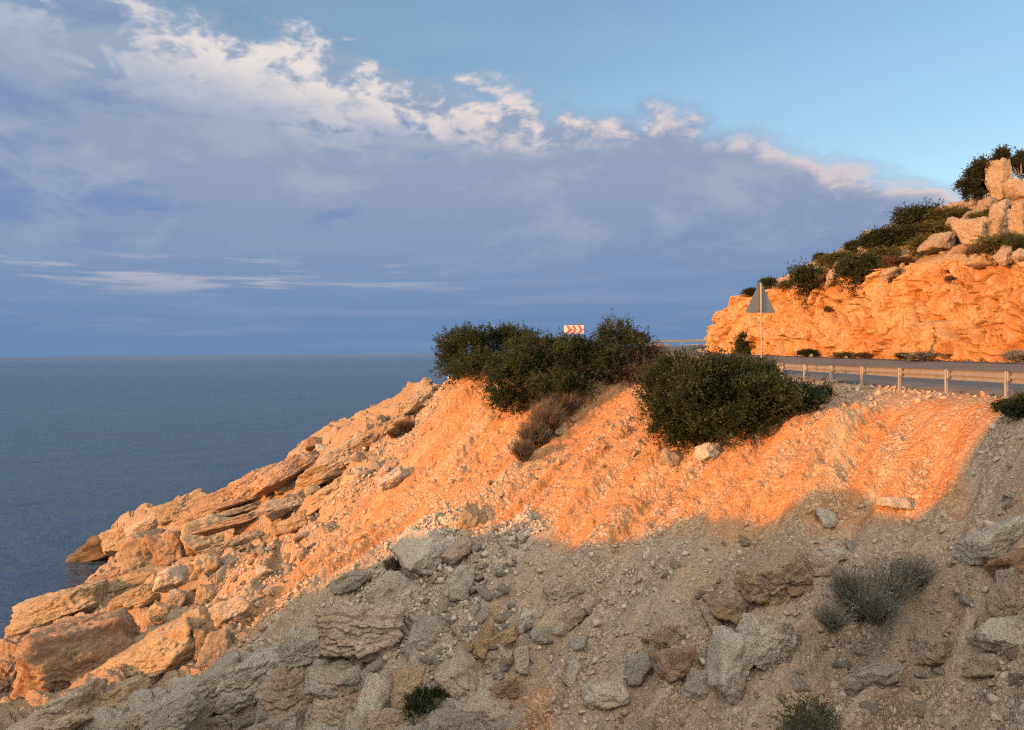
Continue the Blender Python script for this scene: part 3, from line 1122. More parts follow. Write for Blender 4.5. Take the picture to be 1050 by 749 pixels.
face = np.clip(Tt, 0, 1)
back = np.clip(Tt - 1, 0, 1)
lean = 1.5 * face ** 1.3
inw = lean + back * 24.0
Xc, Yc = fx[Ss] + ix[Ss] * inw, fy[Ss] + iy[Ss] * inw
hz = tps_eval(Xc, Yc)
ctrl, TW = _save
fzc = fz[Ss] - 0.25 + (crest_h[Ss] + 0.25) * face
Zc = np.where(Tt <= 1, fzc, fzc + (hz - fzc) * smooth(back, 0.0, 0.12))
# fractured face: blocks that stand out or have fallen away
ca, cb = sv[Ss] + 0.35 * Zc, Zc - 0.30 * sv[Ss]
wp = 0.35 * perlin2(sv[Ss] / 1.5, Zc / 1.5, 31)
dis = np.zeros_like(Xc)
for (la, lb, amp, cr, cd, sd, kk) in ((4.2, 2.4, 1.15, 0.06, 1.0, 1, 24), (1.5, 0.80, 0.55, 0.08, 0.5, 2, 22), (0.5, 0.26, 0.18, 0.12, 0.15, 3, 15)):
    hh_, tt_, e = blocks2(ca / la + 1.6 * wp / la, cb / lb + 1.6 * wp / lb, 400 + sd, kk)
    gate = smooth(fbm2(sv[Ss] / la, Zc / la, 450 + sd, 2), -0.25, 0.3)
    dis += amp * (hh_ - 0.5) + 0.45 * amp * tt_ - cd * (1 - smooth(e, 0, cr)) * gate
for la, lb, cr, cd, sd in ((2.2, 7.0, 0.035, 0.55, 461), (5.5, 1.7, 0.03, 0.45, 462)):
    hh_, tt_, e = blocks2((sv[Ss] + 0.25 * Zc) / la + 1.2 * wp / la, (Zc - 0.25 * sv[Ss]) / lb + 1.2 * wp / lb, sd, 20)
    gate = smooth(fbm2(sv[Ss] / 3.0, Zc / 3.0, sd + 5, 2), 0.0, 0.3)
    dis += 0.28 * (hh_ - 0.5) - cd * (1 - smooth(e, 0, cr)) * gate
dis += 0.16 * fbm2(sv[Ss] / 1.4, Zc / 1.4, 44, 5, 0.55)
fade = smooth(face, 0.0, 0.06) * (1 - 0.8 * smooth(back, 0.02, 0.15))
upw = smooth(back, 0.0, 0.05)
Xc = Xc - ix[Ss] * dis * fade * (1 - upw)
Yc = Yc - iy[Ss] * dis * fade * (1 - upw)
Zc = Zc + upw * (dis * fade * 0.5 + 0.25 * fbm2(Xc / 1.5, Yc / 1.5, 46, 4)) * 0.8
topa = smooth(back, 0.015, 0.10)
me = mesh_np('cliff', np.stack([Xc, Yc, Zc], -1).reshape(-1, 3), grid_faces(len(tf), NS), MAT['cliff'], True, dict(top=topa.ravel()))
tag(link('cliff', me), kind='structure')
_hp = np.stack([Xc, Yc, Zc], -1)[60:].reshape(-1, 3)


def hill_hit(u, v):
    """Nearest point of the cliff and hill seen at (u, v)."""
    P = _hp @ CAMR
    pu = CX + FPX * P[:, 0] / -P[:, 2]
    pv = CY - FPX * P[:, 1] / -P[:, 2]
    d = np.hypot(pu - u, pv - v)
    k = np.nonzero(d < max(2.5, d.min() + 0.5))[0]
    k = k[np.argmin(-P[k, 2])]
    return _hp[k]


# =====================================================================
# SHORE: foam where the swell meets the rock
# =====================================================================
fxg, fyg = np.meshgrid(np.arange(-48, -14, 0.25), np.arange(24, 66, 0.25), indexing='ij')
fzg = height(fxg, fyg)[0]
fade = np.clip(1 - np.abs(fzg - SEA + 0.15) / 0.75, 0, 1)
F = grid_faces(*fxg.shape)
ok = (fade.ravel()[F].max(1) > 0.05) & (fzg.ravel()[F].min(1) < SEA + 0.1)
me = mesh_np('foam', np.stack([fxg, fyg, np.full_like(fxg, SEA + 0.035)], -1).reshape(-1, 3), F[ok], MAT['foam'], True, dict(fade=fade.ravel()))
tag(link('sea_foam', me), kind='stuff')

# =====================================================================
# ROCKS
# =====================================================================
_rk = {}


def rock_obj(name, label, cat, P, dims, mat, seed, sub=4, rot=(0, 0, 0), block=0.6, rough=0.05, cracks=0.0, group=None, p=48, ncut=9):
    V, F = rock_verts(seed, sub, block, rough, p, ncut, cracks)
    me = mesh_np(name, weather(V * np.asarray(dims), seed, cracks), F, MAT[mat], True)
    o = link(name, me, None, P, rot)
    return tag(o, label, cat, group, 'thing')


# u, v (centre), width px, height px, roll on screen, yaw, depth ratio, name, category, material, block, cracks, label
BLD = [
    (433, 563, 62, 40, 4, 20, .8, 'boulder', 'boulder', 'white_limestone', .35, .0, 'large smooth pale boulder at the shadow line, its top catching the last sun'),
    (473, 562, 34, 20, -35, 30, .7, 'rock_slab', 'rock', 'limestone', .7, .0, 'tilted slab leaning beside the large smooth pale boulder at the shadow line'),
    (359, 597, 38, 24, -22, 10, .8, 'boulder', 'boulder', 'grey_limestone', .5, .0, 'pale grey boulder perched above the big fissured block'),
    (400, 607, 42, 30, -28, 35, .8, 'boulder', 'boulder', 'grey_limestone', .75, .0, 'wedge-shaped grey boulder with a pointed lower end beside the fissured block'),
    (366, 642, 86, 50, -5, 12, .8, 'boulder', 'boulder', 'limestone', .6, .10, 'big blocky boulder with deep fissures jutting from the shaded slope'),
    (417, 707, 30, 42, 8, 20, .8, 'boulder', 'boulder', 'ochre_limestone', .6, .0, 'upright ochre stone standing just above the green plant'),
    (385, 716, 26, 54, 20, 30, .8, 'rock_slab', 'rock', 'white_limestone', .7, .0, 'tall white slab leaning beside the upright ochre stone'),
    (515, 655, 36, 15, -24, 10, .7, 'rock_slab', 'rock', 'ochre_limestone', .8, .0, 'long thin ochre slab lying in the grey rubble strip'),
    (440, 652, 30, 46, 30, 20, .7, 'rock_slab', 'rock', 'grey_limestone', .7, .0, 'steep grey slab in the middle of the rubble strip'),
    (468, 600, 22, 40, 32, 25, .8, 'rock_slab', 'rock', 'grey_limestone', .6, .0, 'grey slab next to a dark hollow at the top of the rubble strip'),
    (498, 662, 22, 26, 10, 10, .9, 'boulder', 'boulder', 'ochre_limestone', .3, .0, 'egg-shaped ochre boulder beside a rounder twin'),
    (479, 667, 24, 18, 5, 30, .9, 'boulder', 'boulder', 'ochre_limestone', .4, .0, 'squat ochre boulder left of the egg-shaped one'),
    (478, 694, 46, 42, 25, 20, .8, 'boulder', 'boulder', 'limestone', .4, .05, 'rounded grey-tan boulder sunk in the lower rubble strip'),
    (516, 706, 28, 16, -12, 10, .8, 'boulder', 'boulder', 'brown_rock', .5, .0, 'small rust-brown rock below the grey rubble strip'),
    (535, 676, 14, 30, 8, 10, .8, 'rock_slab', 'rock', 'white_limestone', .7, .0, 'narrow upright pale slab in the rubble strip'),
    (571, 608, 32, 20, -22, 20, .8, 'boulder', 'boulder', 'limestone', .7, .08, 'layered ledge stone with a dark gap beneath it'),
    (543, 634, 18, 24, 25, 20, .8, 'boulder', 'boulder', 'white_limestone', .5, .0, 'pale oval stone leaning on the cluster at the middle of the slope'),
    (556, 652, 20, 18, 5, 40, .9, 'boulder', 'boulder', 'grey_limestone', .5, .0, 'grey block at the heart of the mid-slope cluster'),
    (575, 646, 16, 16, 15, 10, .9, 'boulder', 'boulder', 'limestone', .5, .0, 'small tan stone at the edge of the mid-slope cluster'),
    (588, 634, 26, 14, -35, 30, .8, 'rock_slab', 'rock', 'limestone', .6, .0, 'slanting tan slab just above the mid-slope cluster'),
    (607, 622, 20, 18, -25, 30, .8, 'boulder', 'boulder', 'limestone', .5, .0, 'angular stone at the upper end of the mid-slope cluster'),
    (586, 690, 12, 28, 38, 20, .6, 'rock_slab', 'rock', 'white_limestone', .7, .0, 'pale splinter of rock standing from the brown scree'),
    (622, 711, 40, 22, -10, 15, .8, 'boulder', 'boulder', 'white_limestone', .6, .0, 'pale boulder with a yellowish base near the lower edge of the scree'),
    (655, 685, 34, 24, -15, 15, .8, 'boulder', 'boulder', 'grey_limestone', .5, .0, 'grey half-buried boulder on the brown scree, low in the middle'),
    (701, 645, 50, 42, 20, 20, .7, 'boulder', 'boulder', 'limestone', .5, .06, 'broad tan rock face half buried in the brown scree'),
    (690, 682, 40, 36, 10, 20, .8, 'boulder', 'boulder', 'brown_rock', .5, .06, 'brown overhanging rock below the broad tan rock face'),
    (744, 624, 44, 28, 22, 10, .8, 'boulder', 'boulder', 'ochre_limestone', .6, .0, 'buff boulder above the leaning slab'),
    (729, 634, 14, 26, -12, 10, .8, 'boulder', 'boulder', 'limestone', .5, .0, 'narrow tan stone wedged beside the buff boulder'),
    (789, 661, 56, 48, 22, 25, .8, 'boulder', 'boulder', 'white_limestone', .75, .0, 'large white angular boulder, brightest in the shaded scree'),
    (745, 680, 34, 64, 22, 20, .8, 'rock_slab', 'rock', 'white_limestone', .8, .0, 'tall whitish slab leaning against the large white boulder'),
    (716, 707, 34, 30, 10, 10, .8, 'boulder', 'boulder', 'grey_limestone', .5, .0, 'grey boulder at the foot of the tall leaning slab'),
    (797, 592, 66, 44, -12, 20, .9, 'boulder', 'boulder', 'ochre_limestone', .85, .05, 'big flat-topped boulder with a broken ochre underside'),
    (840, 578, 32, 22, 8, 20, .8, 'boulder', 'boulder', 'limestone', .6, .0, 'tan stone adjoining the big flat-topped boulder'),
    (862, 569, 26, 12, 8, 20, .8, 'rock_slab', 'rock', 'white_limestone', .7, .0, 'thin pale slab above the dry grey shrub'),
    (848, 530, 18, 12, -25, 20, .8, 'boulder', 'boulder', 'white_limestone', .6, .0, 'white wedge-shaped stone just under the orange slope'),
    (916, 516, 26, 10, 12, 20, .8, 'rock_slab', 'rock', 'white_limestone', .7, .0, 'flat white stone on the shaded slope below the guardrail'),
    (1016, 556, 66, 30, -22, 20, .7, 'rock_slab', 'rock', 'white_limestone', .8, .0, 'long sloping tan slab on the shaded slope above the dry grey shrub'),
    (1042, 578, 50, 26, -18, 25, .7, 'rock_slab', 'rock', 'brown_rock', .7, .05, 'reddish layered rock beneath the long sloping tan slab'),
    (1040, 612, 34, 46, 6, 20, .8, 'boulder', 'boulder', 'limestone', .6, .04, 'tan block under the reddish layered rock'),
    (1030, 652, 62, 34, 10, 20, .8, 'boulder', 'boulder', 'white_limestone', .5, .0, 'wide speckled grey boulder below the tan block'),
    (1018, 684, 44, 24, 15, 20, .8, 'boulder', 'boulder', 'limestone', .5, .0, 'tan boulder under the wide speckled grey boulder'),
    (958, 668, 40, 30, 15, 40, .8, 'boulder', 'boulder', 'limestone', .6, .0, 'angular tan boulder below the dry grey shrub'),
    (905, 690, 34, 24, -15, 10, .8, 'boulder', 'boulder', 'white_limestone', .5, .0, 'grey boulder on the scree between the dry shrub and the low thorny tuft'),
    (726, 465, 24, 20, 5, 20, .9, 'boulder', 'boulder', 'white_limestone', .4, .0, 'sunlit white boulder at the foot of the wide dark shrub'),
    (686, 470, 18, 16, 10, 20, .9, 'boulder', 'boulder', 'limestone', .5, .0, 'small buff boulder under the lower tip of the wide dark shrub'),
    (403, 491, 34, 13, -32, 10, .7, 'rock_slab', 'rock', 'white_limestone', .7, .0, 'pale tilted slab lying on the orange slope'),
    (479, 532, 16, 26, 28, 20, .8, 'rock_slab', 'rock', 'ochre_limestone', .6, .0, 'sunlit ochre slab just above the shadow line'),
    (575, 442, 16, 10, -30, 20, .8, 'rock_slab', 'rock', 'limestone', .6, .0, 'flat stone beside the dry brush on the orange slope'),
    # the sunlit rocks by the sea
    (114, 560, 84, 26, -12, 20, .6, 'sea_rock', 'rock', 'wet_rock', .3, .10, 'dark wet rock at the very tip of the spur in the sea'),
    (148, 564, 44, 36, -14, 33, 1.3, 'boulder', 'boulder', 'ochre_limestone', .95, .03, 'squared sunlit block with one face in deep shade'),
    (176, 561, 30, 34, -10, 33, 1.2, 'boulder', 'boulder', 'brown_rock', .9, .03, 'brown block standing in for the shaded face of the squared sunlit block'),  # extra block whose brown colour stands for the squared block's shaded side
    (212, 548, 40, 34, -15, 33, 1.0, 'boulder', 'boulder', 'ochre_limestone', .6, .06, 'rounded ochre crag above the squared sunlit block'),
    (66, 620, 92, 30, -13, 33, .5, 'rock_ledge', 'rock', 'ochre_limestone', .7, .08, 'long ochre ledge running out over the water'),
    (130, 598, 84, 20, -20, 33, .5, 'rock_ledge', 'rock', 'ochre_limestone', .7, .08, 'upper end of the ochre ledge, stepped and cracked'),
    (80, 668, 96, 76, -14, 30, .8, 'crag', 'rock', 'brown_rock', .6, .14, 'large rough brown crag low on the shore'),
    (12, 690, 40, 60, 15, 20, .9, 'crag', 'rock', 'brown_rock', .6, .12, 'brown crag cut by a deep cleft at the water'),
    (165, 672, 92, 44, -24, 30, .8, 'rock_slab', 'rock', 'ochre_limestone', .7, .05, 'broad smooth orange slab overhanging a dark red hollow'),
    (208, 660, 26, 36, 8, 20, .8, 'boulder', 'boulder', 'ochre_limestone', .5, .0, 'stubby pillar at the end of the broad smooth orange slab'),
    (226, 664, 30, 34, 4, 20, .8, 'boulder', 'boulder', 'limestone', .7, .04, 'pinkish block half lit at the edge of the shade'),
    (204, 635, 30, 24, -30, 20, .8, 'boulder', 'boulder', 'ochre_limestone', .5, .0, 'orange boulder resting on the broad smooth slab'),
    (236, 627, 36, 24, -10, 20, .8, 'boulder', 'boulder', 'limestone', .4, .0, 'rounded pinkish boulder above the half lit block'),
    (178, 593, 36, 24, -15, 20, .9, 'boulder', 'boulder', 'white_limestone', .4, .0, 'bluish white boulder, palest among the sunlit rocks'),
    (180, 617, 18, 26, 15, 20, .9, 'boulder', 'boulder', 'limestone', .5, .0, 'upright stone under the bluish white boulder'),
    (166, 628, 24, 18, 10, 20, .9, 'boulder', 'boulder', 'ochre_limestone', .4, .0, 'rounded stone left of the upright stone'),
    (212, 609, 20, 22, 20, 20, .9, 'boulder', 'boulder', 'ochre_limestone', .5, .0, 'triangular orange boulder in the upper rubble'),
    (212, 580, 26, 22, -10, 20, .9, 'boulder', 'boulder', 'ochre_limestone', .5, .0, 'orange boulder at the head of the rubble fan'),
    (256, 613, 22, 24, 30, 20, .8, 'boulder', 'boulder', 'limestone', .6, .0, 'leaning pink stone right of the triangular boulder'),
    (286, 522, 22, 16, 8, 20, .9, 'boulder', 'boulder', 'grey_limestone', .7, .0, 'grey capstone jutting over a shadowed hole in the cliff ledges'),
    (284, 538, 12, 22, 2, 20, .9, 'boulder', 'boulder', 'ochre_limestone', .8, .0, 'stubby orange pillar under the grey capstone'),
    (255, 512, 70, 8, -14, 33, .4, 'rock_ledge', 'rock', 'brown_rock', .9, .06, 'topmost thin bed of the layered ledge'),
    (252, 522, 74, 8, -14, 33, .4, 'rock_ledge', 'rock', 'limestone', .9, .06, 'middle bed of the layered ledge'),
    (250, 533, 76, 8, -14, 33, .4, 'rock_ledge', 'rock', 'brown_rock', .9, .06, 'lowest bed of the layered ledge'),
    (322, 455, 18, 11, -15, 20, .9, 'boulder', 'boulder', 'brown_rock', .5, .0, 'brown boulder standing on the skyline of the spur'),
    (331, 460, 12, 9, 10, 20, .9, 'boulder', 'boulder', 'white_limestone', .5, .0, 'white stone beside the brown skyline boulder'),
    (340, 480, 70, 18, -24, 33, .5, 'rock_ledge', 'rock', 'ochre_limestone', .5, .08, 'rounded ledge with a dark overhang high on the spur'),
    (290, 495, 24, 20, -20, 20, .8, 'boulder', 'boulder', 'ochre_limestone', .4, .05, 'knobbly boulder above the grey capstone'),
    (60, 735, 80, 34, -22, 30, .7, 'rock_slab', 'rock', 'limestone', .6, .08, 'pinkish slab lowest on the sunlit shore'),
    (118, 716, 60, 24, -20, 30, .7, 'rock_slab', 'rock', 'ochre_limestone', .6, .06, 'cracked orange slab between the brown crag and the shade'),
]
pts = hits([(b[0], b[1] + b[3] * 0.2) for b in BLD])
for i, ((u, v, wp_, hp_, roll, yaw, dr, nm, cat, mt, blk, crk, lab), P) in enumerate(zip(BLD, pts)):
    d = P[1]
    sx, sz = wp_ * d / FPX / 2 / 0.86, hp_ * d / FPX / 2 / 0.86
    sx, sz = sx * 1.06, sz * 1.08
    C0 = at(u, v + 0.04 * hp_, d + 0.02 * sx)
    sub = 6 if wp_ * hp_ > 2200 else (5 if wp_ * hp_ > 350 else 4)
    rock_obj(nm, lab, cat, C0, (sx, max(dr * sx, sz * 0.7), sz), mt, 1000 + i, sub, (R(-14), R(roll), R(yaw * 0.5)), blk, 0.06, crk * 1.0)

LEDGE = [(397, 441, 60, 20, -28), (360, 463, 64, 20, -26), (300, 482, 74, 22, -26), (346, 502, 56, 18, -27), (304, 512, 54, 18, -22), (236, 508, 62, 22, -20), (186, 522, 56, 26, -18),
         (158, 538, 44, 22, -22), (214, 529, 54, 16, -18), (312, 534, 46, 16, -22), (240, 560, 60, 18, -18), (136, 583, 60, 16, -22), (150, 610, 64, 24, -20), (36, 652, 66, 22, -14),
         (262, 494, 50, 18, -24), (128, 552, 40, 24, -18), (428, 414, 40, 14, -30), (380, 452, 40, 14, -28)]
SLAB = [(215, 706, 70, 40, -35), (262, 692, 76, 44, -30), (302, 712, 56, 62, -22), (243, 738, 84, 36, -26), (345, 692, 54, 34, -12), (352, 730, 60, 40, 8), (180, 736, 66, 34, -34),
        (318, 668, 46, 22, -22), (395, 742, 54, 28, 0), (288, 746, 56, 26, -12), (462, 744, 64, 26, 5), (497, 734, 44, 30, 12), (140, 742, 60, 26, -28)]
for lst, nm, grp, lab, mats in (
        (LEDGE, 'rock_ledge', 'stepped ledges of the spur', 'sunlit tilted limestone ledge among the stepped beds of the spur above the sea', ('ochre_limestone', 'limestone', 'brown_rock')),
        (SLAB, 'rock_slab', 'grey bedrock slabs', 'weathered grey bedrock slab split by cracks at the shaded foot of the slope', ('grey_limestone', 'grey_limestone', 'limestone'))):
    for i, ((u, v, wp_, hp_, roll), P) in enumerate(zip(lst, hits([(b[0], b[1] + b[3] * 0.15) for b in lst]))):
        d = P[1]
        sx, sz = wp_ * d / FPX / 2 / 0.84, hp_ * d / FPX / 2 / 0.84
        rock_obj(nm, lab, 'rock', at(u, v + 0.05 * hp_, d + 0.05 * sx), (sx, max(0.6 * sx, sz), sz), mats[i % 3], 2000 + i * 7 + len(lst), 6, (R(-16), R(roll), R(14)), .72, 0.06, .05, grp)

# ---- loose stones one could count: a few shapes, copied ----
STONE = {}
for mt in ('limestone', 'grey_limestone', 'ochre_limestone', 'white_limestone'):
    STONE[mt] = []
    for k in range(7):
        V, F = hull(300 + k * 13 + len(mt), 11 + k, 0.05)
        STONE[mt].append(mesh_np('stone', V, F, MAT[mt], False))


def in_poly(poly, n, rg):
    poly = np.array(poly, float)
    out = []
    lo, hi = poly.min(0), poly.max(0)
    while len(out) < n:
        q = rg.uniform(lo, hi)
        c = False
        j = len(poly) - 1
        for i in range(len(poly)):
            if (poly[i, 1] > q[1]) != (poly[j, 1] > q[1]) and q[0] < (poly[j, 0] - poly[i, 0]) * (q[1] - poly[i, 1]) / (poly[j, 1] - poly[i, 1]) + poly[i, 0]:
                c = not c
            j = i
        if c:
            out.append(q)
    return np.array(out)


ZONES = [
    ('stones of the sunlit rubble fan', 'sunlit angular stone in the rubble fan between the shore ledges and the orange slope', 84, (6, 17), ('limestone', 'ochre_limestone', 'limestone', 'white_limestone'),
     [(190, 575), (250, 560), (300, 520), (345, 480), (395, 455), (405, 475), (350, 525), (300, 585), (245, 650), (190, 640)]),
    ('stones of the spur crest', 'sunlit stone lying along the crest of the spur under the left-hand bush', 18, (5, 12), ('limestone', 'ochre_limestone'),
     [(340, 455), (400, 428), (448, 398), (452, 410), (400, 445), (350, 475)]),
    ('stones of the grey rubble strip', 'grey angular stone in the rubble strip that runs down the shaded slope', 96, (6, 18), ('grey_limestone', 'limestone', 'white_limestone', 'grey_limestone'),
     [(515, 535), (560, 545), (520, 600), (560, 640), (520, 700), (440, 690), (400, 665), (400, 620), (450, 575)]),
    ('stones of the shaded brown scree', 'tan stone half sunk in the shaded brown scree', 80, (6, 20), ('limestone', 'white_limestone', 'white_limestone', 'limestone'),
     [(600, 575), (700, 555), (850, 545), (960, 560), (1040, 500), (1049, 749), (560, 749), (560, 660)]),
    ('stones of the orange slope', 'small pale stone on the sunlit orange slope', 14, (3, 6), ('limestone', 'ochre_limestone'),
     [(450, 400), (500, 400), (600, 410), (660, 430), (680, 480), (860, 430), (1000, 430), (900, 490), (700, 520), (480, 530), (330, 590), (400, 500)]),
    ('stones on the grey bedrock', 'grey stone on the weathered bedrock at the bottom of the slope', 16, (6, 16), ('grey_limestone', 'white_limestone'),
     [(260, 680), (340, 665), (430, 700), (480, 749), (230, 749)]),
]
rg = np.random.default_rng(5)
for grp, lab, n, (a, b_), mats, poly in ZONES:
    uv = in_poly(poly, n, rg)
    for (u, v), P in zip(uv, hits(uv)):
        px = a + (b_ - a) * rg.random() ** 1.8
        s = px * P[1] / FPX / 2 / 0.85
        me = STONE[mats[rg.integers(len(mats))]][rg.integers(7)]
        sc = s * rg.uniform(0.6, 1.45, 3) * np.array([1, 1, 0.75])
        o = link('stone', me, None, P + np.array([0, 0, s * 0.15]), rg.uniform(-.6, .6, 3) + np.array([0, 0, rg.uniform(0, 6.28)]), sc)
        tag(o, lab, 'stone', grp)

# ---- gravel and rubble nobody could count ----
rg = np.random.default_rng(11)
NG = 300000
ang = rg.uniform(R(-37), R(36), NG)
rad = np.sqrt(rg.uniform(10 ** 2, 56 ** 2, NG))
gxp, gyp = rad * np.sin(ang), rad * np.cos(ang)
gz_, grk, gor, ggr = height(gxp, gyp)
rw, _ = road_w(gxp, gyp)
patch = scree_band(gxp, gyp)
rubble = np.exp(-((grk - 0.42) / 0.2) ** 2)
dens = 0.13 + 0.22 * (1 - np.clip(gor, 0, 1)) + (0.65 - 0.38 * np.clip(gor, 0, 1)) * smooth(patch, 0.0 + 0.2 * np.clip(gor, 0, 1), 0.8) + 0.4 * rubble - 0.6 * smooth(grk, .6, .85)
dens = np.where(gyp > 45, dens * 0.5, dens)
keep = (rg.random(NG) < dens) & (rw < 0.05) | ((rw > 8) & (rg.random(NG) < dens))
keep &= (gz_ > SEA + 0.6) & (shade_ridge(gxp, gyp) < gz_ - 0.3)
gxp, gyp, gz_, gor, ggr, rubble, patch = [q[keep] for q in (gxp, gyp, gz_, gor, ggr, rubble, patch)]
n = len(gxp)
size = (0.011 + 0.014 * (1 - np.clip(gor, 0, 1))) * (1 - rg.random(n)) ** (-0.55)
size = np.minimum(0.8 * size * (1 + 1.0 * rubble), 0.13) * np.clip(gyp / 26, 0.75, 1.15) * np.where(gyp > 32, 0.85, 1.0)
VAR = [hull(700 + k, 9) for k in range(14)]
bi = rg.integers(0, 14, n)
q = rg.normal(size=(n, 4))
q /= np.linalg.norm(q, axis=1)[:, None]
a, b_, c, d = q.T
RM = np.stack([np.stack([1 - 2 * (c * c + d * d), 2 * (b_ * c - a * d), 2 * (b_ * d + a * c)], -1),
               np.stack([2 * (b_ * c + a * d), 1 - 2 * (b_ * b_ + d * d), 2 * (c * d - a * b_)], -1),
               np.stack([2 * (b_ * d - a * c), 2 * (c * d + a * b_), 1 - 2 * (b_ * b_ + c * c)], -1)], 1)
tone = np.clip(rg.normal(0.5, 0.24, n), 0, 1)
GV, GF, gt, go_, off = [], [], [], [], 0
for k, (Vk, Fk) in enumerate(VAR):
    ii = np.nonzero(bi == k)[0]
    m_ = len(ii)
    loc = Vk[None] * (size[ii, None, None] * rg.uniform(0.5, 1.4, (m_, 1, 3)))
    W = np.einsum('nij,nvj->nvi', RM[ii], loc) + np.stack([gxp[ii], gyp[ii], gz_[ii] + size[ii] * 0.25], -1)[:, None, :]
    GV.append(W.reshape(-1, 3))
    GF.append((Fk[None] + (np.arange(m_) * len(Vk))[:, None, None]).reshape(-1, 3) + off)
    gt.append(np.repeat(tone[ii], len(Vk)))
    go_.append(np.repeat(np.clip(gor[ii], 0, 1), len(Vk)))
    off += m_ * len(Vk)
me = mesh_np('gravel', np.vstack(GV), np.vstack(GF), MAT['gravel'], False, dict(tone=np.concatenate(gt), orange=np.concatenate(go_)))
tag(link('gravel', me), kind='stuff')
print('gravel', n)

# =====================================================================
# SHRUBS AND TREES
# =====================================================================


def leaf_cloud(rg, lobes, nclump, per, leaf, sprig, uplift=0.5, rag=0.38, narrow=0.24):
    """Leaf quads on sprigs spread through and over a set of ellipsoids. lobes: (centre, radii)."""
    L = np.array([np.r_[c, r] for c, r in lobes])
    wgt = (L[:, 3] * L[:, 4] + L[:, 3] * L[:, 5] + L[:, 4] * L[:, 5])
    k = rg.choice(len(L), nclump, p=wgt / wgt.sum())
    D = rg.normal(size=(nclump, 3))
    D /= np.linalg.norm(D, axis=1)[:, None]
    D[:, 2] = np.where((D[:, 2] < -0.35) & (rg.random(nclump) < 0.7), -D[:, 2], D[:, 2])
    nz = fbm3(D[:, 0] * 2.2 + k * 5.1, D[:, 1] * 2.2, D[:, 2] * 2.2, 21, 3)
    rad = (0.50 + 0.45 * rg.random(nclump) ** 0.5) * (1 + rag * 1.3 * nz)
    Cc = L[k, :3] + D * L[k, 3:] * rad[:, None]
    ax = D + rg.normal(0, 0.40, (nclump, 3)) + np.array([0, 0, uplift])
    ax /= np.linalg.norm(ax, axis=1)[:, None]
    tcl = np.clip(0.40 + 0.5 * nz + rg.normal(0, 0.18, nclump), 0, 1)
    t = rg.random((nclump, per)) ** 0.8
    slen = sprig * (0.35 + 1.3 * rg.random((nclump, 1)) ** 1.6)
    bend = rg.normal(0, 0.25, (nclump, 1, 3)) * (t ** 2 * slen)[..., None]
    pos = Cc[:, None] + ax[:, None] * (t * slen)[..., None] + bend + rg.normal(0, leaf * 0.42, (nclump, per, 3))
    ld = ax[:, None] * 0.9 + rg.normal(0, 0.55, (nclump, per, 3))
    ld /= np.linalg.norm(ld, axis=2)[..., None]
    sd = np.cross(ld, rg.normal(size=(nclump, per, 3)))
    sd /= np.linalg.norm(sd, axis=2)[..., None] + 1e-9
    ll = leaf * rg.uniform(0.6, 1.3, (nclump, per))[..., None]
    p0, p2 = pos, pos + ld * ll
    mid = pos + ld * ll * 0.5
    p1, p3 = mid + sd * ll * narrow, mid - sd * ll * narrow
    V = np.stack([p0, p1, p2, p3], 2).reshape(-1, 3)
    F = np.arange(len(V)).reshape(-1, 4)
    tone = np.repeat(np.clip(np.repeat(tcl, per) + rg.normal(0, 0.12, nclump * per), 0, 1), 4)
    return V, F, tone, Cc


def tubes(paths, sides=5):
    """paths: list of (points n x 3, radii n). One mesh."""
    Vs, Fs, off = [], [], 0
    for P, r in paths:
        P, r = np.asarray(P, float), np.asarray(r, float)
        T = np.gradient(P, axis=0)
        T /= np.linalg.norm(T, axis=1)[:, None] + 1e-9
        ref = np.array([0.3, 0.9, 0.1])
        A = np.cross(T, ref)
        A /= np.linalg.norm(A, axis=1)[:, None] + 1e-9
        B = np.cross(T, A)
        an = np.linspace(0, 2 * math.pi, sides, endpoint=False)
        ring = P[:, None] + (A[:, None] * np.cos(an)[None, :, None] + B[:, None] * np.sin(an)[None, :, None]) * r[:, None, None]
        Vs.append(ring.reshape(-1, 3))
        Fs.append(grid_faces(len(P), sides, True) + off)
        off += len(P) * sides
    return np.vstack(Vs), np.vstack(Fs)


def stems(rg, base, tips, r0, r1=0.25, wig=0.15):
    out = []
    for tp_ in tips:
        t = np.linspace(0, 1, 7)[:, None]
        L = np.linalg.norm(tp_ - base)
        bow = np.array([0, 0, 0.22 * L])
        P = base + (tp_ - base) * t + bow * np.sin(t * math.pi) * 0.5 + rg.normal(0, wig * L * 0.12, (7, 3)) * np.sin(t * math.pi)
        out.append((P, r0 * np.linspace(1, r1, 7)))
    return out


def shrub_parts(root, rg, lobes, nclump, per, leaf, sprig, mat, bark='bark', nstem=14, r0=0.035, base=None, foliage='foliage', **kw):
    V, F, tone, Cc = leaf_cloud(rg, lobes, nclump, per, leaf, sprig, **kw)
    link(foliage, mesh_np(foliage, V, F, MAT[mat], False, dict(tone=tone)), root)
    if base is None:
        base = np.zeros(3)
    tips = Cc[rg.choice(len(Cc), nstem, replace=False)]
    tv, tf_ = tubes(stems(rg, base, tips, r0))
    link('branches', mesh_np('branches', tv, tf_, MAT[bark], True), root)


def empty(name, label, cat, loc, group=None):
    o = bpy.data.objects.new(name, None)
    o.empty_display_size = 0.3
    COL.objects.link(o)
    o.location = loc
    return tag(o, label, cat, group)


def px_lobes(ls, root):
    out = []
    hp = hits([(u, v + 0.55 * rv) for u, v, d, ru, rv in ls], 9.0, 60.0)
    for (u, v, d, ru, rv), P in zip(ls, hp):
        d = min(d, P[1] - 0.25 * ru * P[1] / FPX)
        c = at(u, v, d) - root
        out.append((c, np.array([ru * d / FPX, ru * d / FPX * 0.9, rv * d / FPX])))
    return out


